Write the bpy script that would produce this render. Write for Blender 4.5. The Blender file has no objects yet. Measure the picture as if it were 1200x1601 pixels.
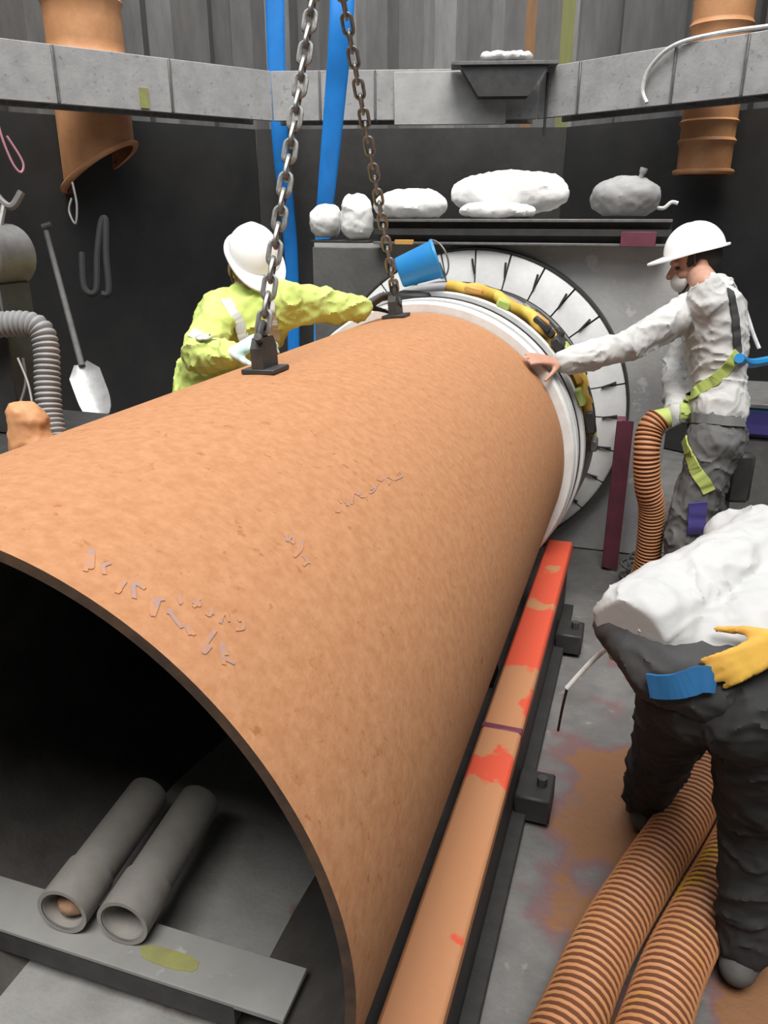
import bpy, math, random
from mathutils import Vector as V, Matrix, noise
random.seed(7)
S = bpy.context.scene
COL = S.collection
PI = math.pi
R = 0.61            # casing radius
AZ = 0.77           # casing axis height above the floor

# ------------------------------------------------------------------ camera
EYE = V((0.88, 0.0, 1.746)); PITCH, YAW, F = 0.3577, 0.318, 1236.0
FW = V((-math.sin(YAW)*math.cos(PITCH), math.cos(YAW)*math.cos(PITCH), -math.sin(PITCH)))
RT = V((math.cos(YAW), math.sin(YAW), 0)); UP = RT.cross(FW)
cam = bpy.data.cameras.new('camera'); co = bpy.data.objects.new('camera', cam); COL.objects.link(co)
cam.sensor_fit = 'VERTICAL'; cam.sensor_height = 36; cam.lens = F/1601*36; cam.clip_start = 0.02
co.matrix_world = Matrix((( RT.x, UP.x, -FW.x, EYE.x), (RT.y, UP.y, -FW.y, EYE.y), (RT.z, UP.z, -FW.z, EYE.z), (0,0,0,1)))
S.camera = co
def ray(x, y): return FW + RT*((x-600)/F) - UP*((y-800.5)/F)
def at(x, y, d): return EYE + ray(x, y)*d                       # place seen at a pixel, d metres deep
def at_y(x, y, Y): r = ray(x, y); return EYE + r*(Y/r.y)
def at_z(x, y, z): r = ray(x, y); return EYE + r*((z-EYE.z)/r.z)

# ------------------------------------------------------------------ materials
def mat(name, c1, c2=None, scale=8.0, rough=0.7, metal=0.0, c3=None, t3=0.6, s3=3.0, bump=0.0, bs=40.0, detail=6, stretch=None, lo=0.35, hi=0.65, spec=None):
    m = bpy.data.materials.new(name); m.use_nodes = True
    nt = m.node_tree; N, L = nt.nodes, nt.links
    b = N['Principled BSDF']; b.inputs['Roughness'].default_value = rough; b.inputs['Metallic'].default_value = metal
    if spec is not None: b.inputs['Specular IOR Level'].default_value = spec
    c1 = (*c1, 1); b.inputs['Base Color'].default_value = c1
    tc = N.new('ShaderNodeTexCoord'); src = tc.outputs['Object']
    if stretch:
        mp = N.new('ShaderNodeMapping'); mp.inputs['Scale'].default_value = stretch; L.new(src, mp.inputs['Vector']); src = mp.outputs['Vector']
    def nz(sc, d=detail):
        n = N.new('ShaderNodeTexNoise'); n.inputs['Scale'].default_value = sc; n.inputs['Detail'].default_value = d; n.inputs['Roughness'].default_value = 0.65
        L.new(src, n.inputs['Vector']); return n.outputs['Fac']
    out = None
    if c2:
        r = N.new('ShaderNodeValToRGB'); r.color_ramp.elements[0].position = lo; r.color_ramp.elements[1].position = hi
        r.color_ramp.elements[0].color = c1; r.color_ramp.elements[1].color = (*c2, 1)
        L.new(nz(scale), r.inputs['Fac']); out = r.outputs['Color']
    if c3:
        r3 = N.new('ShaderNodeValToRGB'); r3.color_ramp.elements[0].position = t3; r3.color_ramp.elements[1].position = t3+0.06
        r3.color_ramp.elements[0].color = (0,0,0,1); r3.color_ramp.elements[1].color = (1,1,1,1)
        L.new(nz(s3), r3.inputs['Fac'])
        mx = N.new('ShaderNodeMix'); mx.data_type = 'RGBA'
        L.new(r3.outputs['Color'], mx.inputs['Factor'])
        if out: L.new(out, mx.inputs[6])
        else: mx.inputs[6].default_value = c1
        mx.inputs[7].default_value = (*c3, 1); out = mx.outputs[2]
    if out: L.new(out, b.inputs['Base Color'])
    if bump:
        bp = N.new('ShaderNodeBump'); bp.inputs['Strength'].default_value = bump; bp.inputs['Distance'].default_value = 0.01
        L.new(nz(bs), bp.inputs['Height']); L.new(bp.outputs['Normal'], b.inputs['Normal'])
    return m
M = {}
M['rust'] = mat('rusted_pipe_steel', (.475,.235,.115), (.40,.182,.082), 46, .8, c3=(.34,.14,.052), t3=.62, s3=34, bump=.15, bs=80, spec=.25)
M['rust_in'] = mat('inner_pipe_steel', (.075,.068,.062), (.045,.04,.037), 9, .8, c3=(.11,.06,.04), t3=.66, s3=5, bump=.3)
M['rim'] = mat('cut_steel_edge', (.10,.055,.03), (.05,.03,.02), 30, .7)
M['chalk'] = mat('faded_paint_mark', (.34,.22,.19), (.48,.22,.10), 50, .9, lo=.42, hi=.56)
M['rail'] = mat('orange_rail_paint', (.62,.085,.03), (.50,.05,.02), 6, .6, c3=(.50,.20,.085), t3=.47, s3=4.2, bump=.2)
def worn_rail():
    m = M['rail']; nt = m.node_tree; N, L = nt.nodes, nt.links; b = N['Principled BSDF']
    geo = N.new('ShaderNodeNewGeometry'); sp = N.new('ShaderNodeSeparateXYZ'); L.new(geo.outputs['Position'], sp.inputs[0])
    n1 = N.new('ShaderNodeTexNoise'); n1.inputs['Scale'].default_value = 6; n1.inputs['Detail'].default_value = 5; L.new(geo.outputs['Position'], n1.inputs['Vector'])
    a = N.new('ShaderNodeMath'); a.operation = 'MULTIPLY_ADD'; L.new(n1.outputs['Fac'], a.inputs[0]); a.inputs[1].default_value = 6.0; L.new(sp.outputs['Y'], a.inputs[2])
    mr = N.new('ShaderNodeMapRange'); mr.inputs['From Min'].default_value = 5.05; mr.inputs['From Max'].default_value = 5.25; L.new(a.outputs[0], mr.inputs['Value'])
    mx = N.new('ShaderNodeMix'); mx.data_type = 'RGBA'; L.new(mr.outputs[0], mx.inputs['Factor']); mx.inputs[6].default_value = (.46,.215,.10,1); mx.inputs[7].default_value = (.62,.085,.04,1)
    L.new(mx.outputs[2], b.inputs['Base Color'])
worn_rail()
M['web'] = mat('black_greasy_steel', (.018,.017,.017), (.03,.028,.027), 14, .6, bump=.2)
M['dark'] = mat('dark_steel', (.03,.03,.031), (.05,.048,.046), 14, .55, bump=.15)
M['steel'] = mat('grey_steel', (.20,.195,.19), (.14,.135,.13), 20, .5, .3, bump=.1)
M['galv'] = mat('galvanised_chain', (.30,.29,.27), (.18,.17,.16), 60, .4, .6)
M['floor'] = mat('muddy_concrete', (.155,.15,.145), (.10,.096,.092), 5, .65, c3=(.20,.19,.18), t3=.62, s3=16, bump=.5, bs=22)
M['silt'] = mat('grey_silt', (.30,.295,.285), (.23,.225,.215), 7, .85, c3=(.22,.14,.12), t3=.62, s3=4, bump=.6, bs=20)
M['mud'] = mat('brown_mud', (.19,.088,.036), (.135,.058,.026), 9, .6, c3=(.15,.08,.075), t3=.6, s3=6, bump=.7, bs=24)
M['waler'] = mat('cement_splashed_steel', (.40,.395,.385), (.31,.305,.30), 7, .8, c3=(.24,.235,.23), t3=.6, s3=26, bump=.2)
M['waler_pale'] = mat('pale_cement_steel', (.46,.455,.44), (.36,.355,.345), 6, .8, bump=.2)
M['waler_dark'] = mat('weathered_waler_steel', (.16,.155,.15), (.22,.215,.21), 8, .8, c3=(.28,.275,.27), t3=.58, s3=14, bump=.3, stretch=(3,3,1))  # darker steel for web, rear flange and stiffeners
for nm, a, b in (('pile', (.150,.146,.142), (.112,.108,.105)), ('pile_light', (.25,.245,.24), (.185,.18,.175)), ('pile_dark', (.10,.095,.095), (.13,.126,.124)),
                 ('pile_plum', (.14,.055,.065), (.10,.06,.062)), ('pile_olive', (.27,.29,.10), (.22,.22,.10)), ('pile_tan', (.42,.22,.10), (.3,.19,.12))):
    M[nm] = mat('sheet_'+nm, a, b, 5, .85, bump=.2, stretch=(2.5,2.5,.5))
M['lining'] = mat('wet_black_lining', (.017,.0165,.0165), (.028,.027,.026), 3, .7, bump=.3, bs=8)  # deep shade of the lower wall, put into the colour
M['lining_grey'] = mat('dark_grey_shotcrete', (.05,.049,.048), (.035,.034,.033), 4, .8, bump=.3, bs=12)  # the same wall shade in colour, a step lighter for the back
M['conc'] = mat('grey_headwall_concrete', (.46,.455,.445), (.36,.355,.35), 4, .85, c3=(.54,.535,.525), t3=.6, s3=8, bump=.25)
M['conc_dark'] = mat('stained_concrete', (.085,.083,.08), (.12,.118,.114), 5, .85, bump=.25)  # darker grey for the headwall's left slab and the pump body
M['pale'] = mat('pale_grey_ring', (.80,.80,.79), (.68,.68,.67), 8, .6, bump=.1)
M['white'] = mat('white_band', (.78,.78,.76), (.66,.66,.64), 12, .5)
M['yellow'] = mat('yellow_hose', (.66,.33,.05), (.58,.44,.07), 14, .6)
M['orange_tape'] = mat('orange_seal', (.62,.28,.10), (.55,.34,.05), 12, .6)
M['tan'] = mat('tan_duct', (.62,.31,.145), (.50,.23,.095), 6, .65, bump=.15)
M['tan_dark'] = mat('rust_brown_duct', (.24,.085,.03), (.16,.05,.03), 8, .7, c3=(.12,.02,.03), t3=.6, s3=6, bump=.2)
M['hose'] = mat('orange_hose', (.50,.235,.105), (.42,.18,.07), 5, .55)
M['hose_groove'] = mat('dirty_hose_groove', (.17,.06,.022), (.13,.045,.02), 6, .8)  # darker tone for the grooves between the ribs
M['hose2'] = mat('orange_hose_yellow', (.50,.235,.105), (.47,.20,.08), 5, .55, c3=(.50,.30,.03), t3=.53, s3=5)
M['hose_grey'] = mat('grey_flex_duct', (.30,.30,.30), (.22,.22,.22), 8, .5)
M['blue'] = mat('blue_layflat', (.015,.23,.70), (.01,.19,.58), 6, .45)
M['blue_pail'] = mat('blue_plastic', (.02,.22,.62), (.03,.27,.50), 7, .4)
M['indigo'] = mat('indigo_plastic', (.06,.05,.22), (.05,.04,.17), 5, .5)
M['teal'] = mat('deep_blue_plastic', (.02,.12,.28), (.015,.09,.22), 5, .5)
M['bag'] = mat('white_woven_sack', (.86,.85,.83), (.74,.73,.71), 9, .8, bump=.3, bs=30)
M['bag_grey'] = mat('grey_sack', (.34,.335,.33), (.25,.245,.24), 7, .8, bump=.3, bs=30)
M['skin'] = mat('skin', (.50,.27,.19), (.43,.22,.15), 12, .5)
M['hivis'] = mat('hi_vis_yellow_cloth', (.62,.74,.22), (.52,.64,.15), 6, .8, bump=.1, bs=60)
M['hivis2'] = mat('lime_strap', (.42,.50,.14), (.34,.42,.09), 12, .7)
M['reflect'] = mat('silver_reflective_tape', (.62,.62,.60), (.5,.5,.48), 10, .35)
M['white_hat'] = mat('white_helmet_plastic', (.92,.92,.91), None, rough=.3)
M['grey_shirt'] = mat('grey_shirt_cloth', (.54,.535,.52), (.43,.425,.41), 6, .85, bump=.1, bs=60)
M['white_shirt'] = mat('white_shirt_cloth', (.47,.47,.465), (.40,.40,.395), 4, .85, bump=.1, bs=50)
M['grey_under'] = mat('charcoal_undershirt', (.035,.035,.036), (.05,.05,.05), 8, .9)
M['trouser_grey'] = mat('grey_work_trousers', (.125,.124,.122), (.09,.09,.088), 6, .9)
M['trouser_black'] = mat('black_work_trousers', (.017,.017,.018), (.024,.024,.024), 5, .85)
M['trouser_mud'] = mat('black_trousers_muddy', (.03,.03,.03), (.06,.058,.055), 4, .85)
M['boot'] = mat('dark_boot', (.05,.048,.046), (.09,.085,.08), 8, .8)
M['glove'] = mat('dark_glove', (.06,.06,.062), (.10,.10,.10), 12, .8)
M['glove_pale'] = mat('pale_teal_glove', (.45,.66,.62), (.75,.78,.76), 14, .8, lo=.45, hi=.55)
M['glove_yellow'] = mat('yellow_glove', (.62,.38,.05), (.52,.27,.05), 9, .8)
M['hair'] = mat('dark_hair', (.03,.025,.02), None, rough=.7)
M['eye'] = mat('eye_dark', (.02,.018,.016), None, rough=.2)
M['lip'] = mat('lips', (.36,.15,.12), None, rough=.5)
M['small_pipe'] = mat('grey_dusty_pipe', (.33,.31,.285), (.25,.235,.215), 8, .75, bump=.15)
M['small_pipe_in'] = mat('pipe_orange_deposit', (.42,.2,.09), (.25,.2,.16), 12, .8)
M['channel'] = mat('dusty_steel_channel', (.30,.295,.285), (.25,.245,.235), 6, .75, c3=(.38,.37,.36), t3=.62, s3=14)
M['lichen'] = mat('olive_paint_smear', (.32,.33,.10), (.26,.25,.10), 18, .8)
M['maroon'] = mat('maroon_primer', (.17,.04,.065), (.11,.03,.045), 9, .6)
M['red'] = mat('red_tape', (.45,.04,.05), None, rough=.5)
M['wood'] = mat('shovel_wood', (.13,.125,.12), (.09,.088,.085), 20, .7)
M['blade'] = mat('worn_shovel_steel', (.42,.42,.42), (.3,.3,.3), 15, .45, .3)
M['rope_white'] = mat('white_rope', (.72,.71,.69), (.55,.54,.52), 40, .8)
M['pink'] = mat('pink_cord', (.55,.25,.30), None, rough=.7)

# ------------------------------------------------------------------ mesh helpers
class MB:
    def __init__(s): s.v, s.f, s.m = [], [], []
    def add(s, vs, fs, mi=0):
        b = len(s.v); s.v += [V(p) for p in vs]; s.f += [tuple(b+i for i in f) for f in fs]; s.m += [mi]*len(fs); return s
    def box(s, c, h, rot=None, mi=0, bev=0.0):
        c, h = V(c), V(h); rot = rot or Matrix.Identity(3)
        if bev <= 0:
            vs = [c + rot @ V((x*h.x, y*h.y, z*h.z)) for x in (-1,1) for y in (-1,1) for z in (-1,1)]
            return s.add(vs, [(0,1,3,2),(4,6,7,5),(0,4,5,1),(2,3,7,6),(0,2,6,4),(1,5,7,3)], mi)
        vs, idx = [], {}
        for x in (-1,1):
            for y in (-1,1):
                for z in (-1,1):
                    for a in range(3):
                        p = [x*(h.x-bev), y*(h.y-bev), z*(h.z-bev)]; p[a] = (x,y,z)[a]*h[a]
                        idx[(x,y,z,a)] = len(vs); vs.append(c + rot @ V(p))
        fs = []
        for a in range(3):
            b_, c_ = (a+1) % 3, (a+2) % 3
            for sg in (-1,1):
                q = []
                for u, w in ((-1,-1),(1,-1),(1,1),(-1,1)):
                    k = [0,0,0]; k[a] = sg; k[b_] = u; k[c_] = w; q.append(idx[(*k, a)])
                fs.append(tuple(q if sg > 0 else q[::-1]))
        for a in range(3):
            b_, c_ = (a+1) % 3, (a+2) % 3
            for u in (-1,1):
                for w in (-1,1):
                    k0 = [0,0,0]; k1 = [0,0,0]; k0[a] = -1; k1[a] = 1; k0[b_] = k1[b_] = u; k0[c_] = k1[c_] = w
                    q = [idx[(*k0,b_)], idx[(*k1,b_)], idx[(*k1,c_)], idx[(*k0,c_)]]
                    fs.append(tuple(q if u*w > 0 else q[::-1]))
        for x in (-1,1):
            for y in (-1,1):
                for z in (-1,1):
                    q = [idx[(x,y,z,a)] for a in range(3)]; fs.append(tuple(q if x*y*z > 0 else q[::-1]))
        return s.add(vs, fs, mi)
    def tube(s, pts, rad, n=12, caps=True, mi=0, flat=None, closed=False):
        pts = [V(p) for p in pts]; k = len(pts)
        rads = rad if isinstance(rad, (list, tuple)) else [rad]*k
        tang = []
        for i in range(k):
            a = pts[(i-1) % k] if (closed or i > 0) else pts[i]; b = pts[(i+1) % k] if (closed or i < k-1) else pts[i]
            t = b-a; tang.append(t.normalized() if t.length > 1e-9 else V((0,0,1)))
        up = V((0,0,1)) if abs(tang[0].z) < .9 else V((1,0,0))
        nrm = (up - tang[0]*up.dot(tang[0])).normalized(); vs = []
        for i in range(k):
            nrm = (nrm - tang[i]*nrm.dot(tang[i])).normalized(); bn = tang[i].cross(nrm)
            for j in range(n):
                a = 2*PI*j/n
                vs.append(pts[i] + (nrm*math.cos(a)*(flat or 1) + bn*math.sin(a))*rads[i])
        fs = []
        for i in range(k if closed else k-1):
            i2 = (i+1) % k
            for j in range(n): fs.append((i*n+j, i*n+(j+1) % n, i2*n+(j+1) % n, i2*n+j))
        if caps and not closed: fs += [tuple(range(n))[::-1], tuple((k-1)*n+j for j in range(n))]
        return s.add(vs, fs, mi)
    def cone(s, a, b, ra, rb, n=16):                    # round-ended taper
        a, b = V(a), V(b); d = (b-a); L = d.length; d = d/L if L > 1e-9 else V((0,0,1))
        pts, rs = [], []
        for i in range(6): t = PI/2*(i/6); pts.append(a - d*ra*math.cos(t)); rs.append(max(ra*math.sin(t), .002))
        pts += [a, b]; rs += [ra, rb]
        for i in range(5, -1, -1): t = PI/2*(i/6); pts.append(b + d*rb*math.cos(t)); rs.append(max(rb*math.sin(t), .002))
        up = V((0,0,1)) if abs(d.z) < .9 else V((1,0,0)); u = (up-d*up.dot(d)).normalized(); w = d.cross(u); vs = []
        for p, r in zip(pts, rs): vs += [p + (u*math.cos(2*PI*j/n) + w*math.sin(2*PI*j/n))*r for j in range(n)]
        k = len(pts); fs = [(i*n+j, i*n+(j+1) % n, (i+1)*n+(j+1) % n, (i+1)*n+j) for i in range(k-1) for j in range(n)]
        fs += [tuple(range(n))[::-1], tuple((k-1)*n+j for j in range(n))]
        return s.add(vs, fs)
    def ell(s, c, r, rot=None, n=18, m=12, mi=0):
        c = V(c); rot = rot or Matrix.Identity(3); vs, fs = [], []
        for i in range(1, m):
            t = PI*i/m
            for j in range(n):
                a = 2*PI*j/n; vs.append(c + rot @ V((r[0]*math.sin(t)*math.cos(a), r[1]*math.sin(t)*math.sin(a), r[2]*math.cos(t))))
        top, bot = len(vs), len(vs)+1; vs += [c + rot @ V((0,0,r[2])), c - rot @ V((0,0,r[2]))]
        for i in range(m-2):
            for j in range(n): fs.append((i*n+j, (i+1)*n+j, (i+1)*n+(j+1) % n, i*n+(j+1) % n))
        for j in range(n): fs.append((top, j, (j+1) % n)); fs.append((bot, (m-2)*n+(j+1) % n, (m-2)*n+j))
        return s.add(vs, fs, mi)
    def ring_y(s, prof, n=96, a0=0, a1=2*PI, mi=0, c=(0, AZ)):   # profile of (radius, y), swept round the casing axis
        full = abs(a1-a0-2*PI) < 1e-6; k = len(prof); cnt = n if full else n+1; vs = []
        for i in range(cnt):
            a = a0 + (a1-a0)*i/n
            vs += [V((c[0]+r*math.cos(a), y, c[1]+r*math.sin(a))) for r, y in prof]
        fs = []
        for i in range(n):
            i2 = (i+1) % cnt
            for j in range(k): fs.append((i*k+j, i*k+(j+1) % k, i2*k+(j+1) % k, i2*k+j))
        if not full: fs += [tuple(range(k)), tuple((cnt-1)*k+j for j in range(k))[::-1]]
        return s.add(vs, fs, mi)
    def build(s, name, m, parent=None, smooth=True, angle=40):
        me = bpy.data.meshes.new(name); org = V((0,0,0))
        if parent is not None: org = parent['_org'] if '_org' in parent else V((0,0,0)); org = V(org)
        elif s.v:
            lo = V([min(p[i] for p in s.v) for i in range(3)]); hi = V([max(p[i] for p in s.v) for i in range(3)]); org = V(((lo.x+hi.x)/2, (lo.y+hi.y)/2, lo.z))
        me.from_pydata([p-org for p in s.v], [], s.f)
        for x in (m if isinstance(m, (list, tuple)) else [m]): me.materials.append(M[x] if isinstance(x, str) else x)
        me.polygons.foreach_set('material_index', s.m)
        me.update()
        import bmesh as bm_
        b = bm_.new(); b.from_mesh(me); bm_.ops.recalc_face_normals(b, faces=b.faces); b.to_mesh(me); b.free()
        if smooth:
            me.polygons.foreach_set('use_smooth', [True]*len(me.polygons)); me.set_sharp_from_angle(angle=math.radians(angle))
        o = bpy.data.objects.new(name, me); COL.objects.link(o)
        if parent is not None: o.parent = parent; o['_org'] = list(org)
        else: o.location = org; o['_org'] = list(org)
        return o
def tag(o, label=None, cat=None, group=None, kind=None):
    if label: o['label'] = label
    if cat: o['category'] = cat
    if group: o['group'] = group
    if kind: o['kind'] = kind
    return o
def thing(name, loc, label, cat, group=None):
    o = bpy.data.objects.new(name, None); COL.objects.link(o); o.location = loc; o['_org'] = list(V(loc)); o.empty_display_size = .1
    return tag(o, label, cat, group)
def structure(o): o['kind'] = 'structure'; return o
def smooth_path(pts, n=8, closed=False):
    pts = [V(p) for p in pts]; k = len(pts); out = []
    for i in range(k if closed else k-1):
        g = (lambda j: pts[j % k]) if closed else (lambda j: pts[max(0, min(k-1, j))])
        p0, p1, p2, p3 = g(i-1), g(i), g(i+1), g(i+2)
        for q in range(n):
            t = q/n
            out.append(.5*((2*p1) + (p2-p0)*t + (2*p0-5*p1+4*p2-p3)*t*t + (3*p1-p0-3*p2+p3)*t**3))
    if not closed: out.append(pts[-1])
    return out
def frame(z, hint):                                      # rotation whose z axis is z and whose x axis leans to hint
    z = V(z).normalized(); x = V(hint); x = (x - z*x.dot(z)).normalized(); y = z.cross(x)
    return Matrix(((x.x, y.x, z.x), (x.y, y.y, z.y), (x.z, y.z, z.z)))
def remesh(mb, vox, it=6, fac=.5):
    me = bpy.data.meshes.new('tmp'); me.from_pydata(mb.v, [], mb.f); me.update()
    o = bpy.data.objects.new('tmp', me); COL.objects.link(o)
    r = o.modifiers.new('r', 'REMESH'); r.mode = 'VOXEL'; r.voxel_size = vox
    if it: s = o.modifiers.new('s', 'SMOOTH'); s.iterations = it; s.factor = fac
    dg = bpy.context.evaluated_depsgraph_get(); dg.update()
    m2 = bpy.data.meshes.new_from_object(o.evaluated_get(dg))
    bpy.data.objects.remove(o); bpy.data.meshes.remove(me)
    out = MB(); out.v = [v.co.copy() for v in m2.vertices]; out.f = [tuple(p.vertices) for p in m2.polygons]; out.m = [0]*len(out.f)
    nrm = [v.normal.copy() for v in m2.vertices]; bpy.data.meshes.remove(m2)
    return out, nrm
def rumple(mb, nrm, amp, sc, seed=0, st=(1,1,1), fold=0):
    for i, p in enumerate(mb.v):
        q = V((p.x*st[0]*sc+seed, p.y*st[1]*sc, p.z*st[2]*sc))
        n = noise.noise(q) + .5*(1-2*abs(noise.noise(q*2.1)))*.7
        if fold:                                          # sharp cloth creases
            w = q*1.15 + noise.noise_vector(q*.8)*.7; r1 = 1-min(1, abs(noise.noise(w))*3.2); r2 = 1-min(1, abs(noise.noise(w*2.3+V((9,3,1))))*2.6)
            n += fold*(r1*r1*.95 + r2*r2*.42 - .28)
        mb.v[i] = p + nrm[i]*amp*n
    return mb

# ------------------------------------------------------------------ setting: floor, walls, shade panels
fl = MB()
nx, ny = 90, 110
x0, x1, y0, y1 = -4.6, 4.2, -3.2, 7.6
fv, ff, fm = [], [], []
for j in range(ny+1):
    for i in range(nx+1):
        x = x0+(x1-x0)*i/nx; y = y0+(y1-y0)*j/ny
        fv.append((x, y, .012*noise.noise((x*1.7, y*1.7, 0)) - .012))
for j in range(ny):
    for i in range(nx): a = j*(nx+1)+i; ff.append((a, a+1, a+nx+2, a+nx+1))
fl.add(fv, ff)
def mud_floor():
    m = M['floor']; nt = m.node_tree; N, L = nt.nodes, nt.links; b = N['Principled BSDF']; base = b.inputs['Base Color'].links[0].from_socket
    geo = N.new('ShaderNodeNewGeometry'); tot = None
    n1 = N.new('ShaderNodeTexNoise'); n1.inputs['Scale'].default_value = 4.5; n1.inputs['Detail'].default_value = 7; L.new(geo.outputs['Position'], n1.inputs['Vector'])
    for (cx, cy, rx, ry) in ((.96,2.12,.30,.62), (1.45,1.55,.28,.35), (1.05,3.1,.2,.3), (.98,1.35,.12,.3)):   # spilled mud
        mp = N.new('ShaderNodeMapping'); mp.vector_type = 'TEXTURE'; mp.inputs['Location'].default_value = (cx, cy, 0); mp.inputs['Scale'].default_value = (rx, ry, 1)
        L.new(geo.outputs['Position'], mp.inputs['Vector']); ln = N.new('ShaderNodeVectorMath'); ln.operation = 'LENGTH'; L.new(mp.outputs['Vector'], ln.inputs[0])
        sub = N.new('ShaderNodeMath'); sub.operation = 'SUBTRACT'; sub.inputs[0].default_value = 1.0; L.new(ln.outputs['Value'], sub.inputs[1])
        if tot is None: tot = sub.outputs[0]
        else:
            mx_ = N.new('ShaderNodeMath'); mx_.operation = 'MAXIMUM'; L.new(tot, mx_.inputs[0]); L.new(sub.outputs[0], mx_.inputs[1]); tot = mx_.outputs[0]
    ad = N.new('ShaderNodeMath'); ad.operation = 'MULTIPLY_ADD'; L.new(n1.outputs['Fac'], ad.inputs[0]); ad.inputs[1].default_value = 2.4; L.new(tot, ad.inputs[2])
    for col, p0, p1 in (((.15,.085,.085,1), 1.28, 1.5), ((.20,.092,.04,1), 1.52, 1.66)):
        mr = N.new('ShaderNodeMapRange'); mr.inputs['From Min'].default_value = p0; mr.inputs['From Max'].default_value = p1; L.new(ad.outputs[0], mr.inputs['Value'])
        mx = N.new('ShaderNodeMix'); mx.data_type = 'RGBA'; L.new(mr.outputs[0], mx.inputs['Factor']); L.new(base, mx.inputs[6]); mx.inputs[7].default_value = col; base = mx.outputs[2]
    L.new(base, b.inputs['Base Color'])
mud_floor()
structure(fl.build('floor', 'floor'))
# inner face of the wall bracing: four corners in plan
PL = [V((-4.05,2.62,0)), V((-1.90,5.85,0)), V((-.05,6.32,0)), V((3.0,4.52,0))]
def offset(k, d):                                       # polyline point k pushed outwards by d
    def nr(a, b): t = (b-a).normalized(); return V((-t.y, t.x, 0))
    if k == 0: return PL[0]+nr(PL[0], PL[1])*d
    if k == 3: return PL[3]+nr(PL[2], PL[3])*d
    n1, n2 = nr(PL[k-1], PL[k]), nr(PL[k], PL[k+1]); b = (n1+n2).normalized(); return PL[k]+b*d/b.dot(n1)
WB, WT = 2.40, 2.725                                     # bottom and top of the bracing beam
TOP = 6.2
def pile_wall(name, a, b, special=()):
    t = (b-a).normalized(); a = a-t*.14; b = b+t*.14; mb = MB(); t = (b-a); L = t.length; t.normalize(); n = V((-t.y, t.x, 0)); s = 0; rnd = random.Random(name)
    depth = .10; keys = ['pile', 'pile_light', 'pile_dark', 'pile_plum', 'pile_olive', 'pile_tan']
    prof = []; flip = 0
    while s < L:
        for w, d in ((.17, 0), (.09, None), (.20, 1), (.09, None)):
            e = min(s+w, L)
            if d is not None: prof.append((s, e, d*depth, d*depth))
            else: prof.append((s, e, flip*depth, (1-flip)*depth)); flip = 1-flip
            s = e
            if s >= L: break
    for (sa, sb, da, db) in prof:
        mi = rnd.choice([0,0,0,1,1,2]); mid = (sa+sb)/2
        for lo, hi, k in special:
            if lo < mid < hi: mi = k
        p, q = a+t*sa+n*(da), a+t*sb+n*(db)
        mb.add([p, q, q+V((0,0,TOP)), p+V((0,0,TOP))], [(0,1,2,3)], mi)
    mb.add([a+n*.3, b+n*.3, b+n*.3+V((0,0,TOP)), a+n*.3+V((0,0,TOP))], [(0,1,2,3)], 2)
    return structure(mb.build(name, keys, smooth=False))
D = .92
Q = [offset(k, D) for k in range(4)]
SP = {}
pile_wall('wall_left', Q[0], Q[1], ((1.2,2.0,3),))
LB_ = (Q[2]-Q[1]).length+.28
pile_wall('wall_back', Q[1], Q[2], ((LB_*.80,LB_*.835,5),(LB_*.885,LB_*.955,4)))
pile_wall('wall_right', Q[2], Q[3], ())
E1, E2, E3 = V((4.4,1.2,0)), V((2.8,-3.0,0)), V((-3.2,-3.0,0))
pile_wall('wall_side', Q[3], E1); pile_wall('wall_near', E1, E2); pile_wall('wall_behind', E2, E3); pile_wall('wall_far', E3, Q[0])
def shade_panel(name, a, b, h, m):  # panel before the piles that carries the shade below the walers
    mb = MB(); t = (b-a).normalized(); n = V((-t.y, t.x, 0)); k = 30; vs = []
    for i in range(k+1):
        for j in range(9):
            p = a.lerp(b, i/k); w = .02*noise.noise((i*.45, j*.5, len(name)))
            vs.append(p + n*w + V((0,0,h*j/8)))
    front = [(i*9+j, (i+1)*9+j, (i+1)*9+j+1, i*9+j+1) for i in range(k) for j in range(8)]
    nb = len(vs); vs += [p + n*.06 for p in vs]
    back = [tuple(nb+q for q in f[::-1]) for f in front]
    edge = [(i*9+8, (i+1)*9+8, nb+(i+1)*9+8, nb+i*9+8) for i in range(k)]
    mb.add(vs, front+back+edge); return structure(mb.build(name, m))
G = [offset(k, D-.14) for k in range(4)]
shade_panel('wall_lining_left', G[0], G[1], 2.42, 'lining'); shade_panel('wall_lining_back', G[1], G[2], 2.42, 'lining_grey'); shade_panel('wall_lining_right', G[2], G[3], 2.42, 'lining')

# ------------------------------------------------------------------ bracing beams (walers)
def waler(a, b, label, m, marks):
    t = (b-a).normalized(); n = V((-t.y, t.x, 0)); rot = Matrix(((t.x, n.x, 0), (t.y, n.y, 0), (0, 0, 1))); mid = (a+b)/2; L = (b-a).length
    th = thing('waler_beam', (mid.x, mid.y, WB), label, 'steel beam', 'bracing beams round the shaft')
    zc = (WB+WT)/2; hh = (WT-WB)/2
    MB().box(mid+n*.0125+V((0,0,zc)), (L/2, .0125, hh), rot, bev=.004).build('flange', m, th)
    MB().box(mid+n*.16+V((0,0,zc)), (L/2, .13, .012), rot).build('web', 'waler_dark', th)
    MB().box(mid+n*.3+V((0,0,zc)), (L/2, .0125, hh), rot, bev=.004).build('flange', 'waler_dark', th)
    for s in marks:
        p = a+t*s
        MB().box(p+n*(-.005)+V((0,0,zc)), (.008, .008, hh*.98), rot, bev=.003).build('weld_strip', 'steel', th)
        MB().box(p+n*.155+V((0,0,zc)), (.008, .13, hh*.95), rot).build('stiffener', 'waler_dark', th)
    return th, t, n
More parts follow.
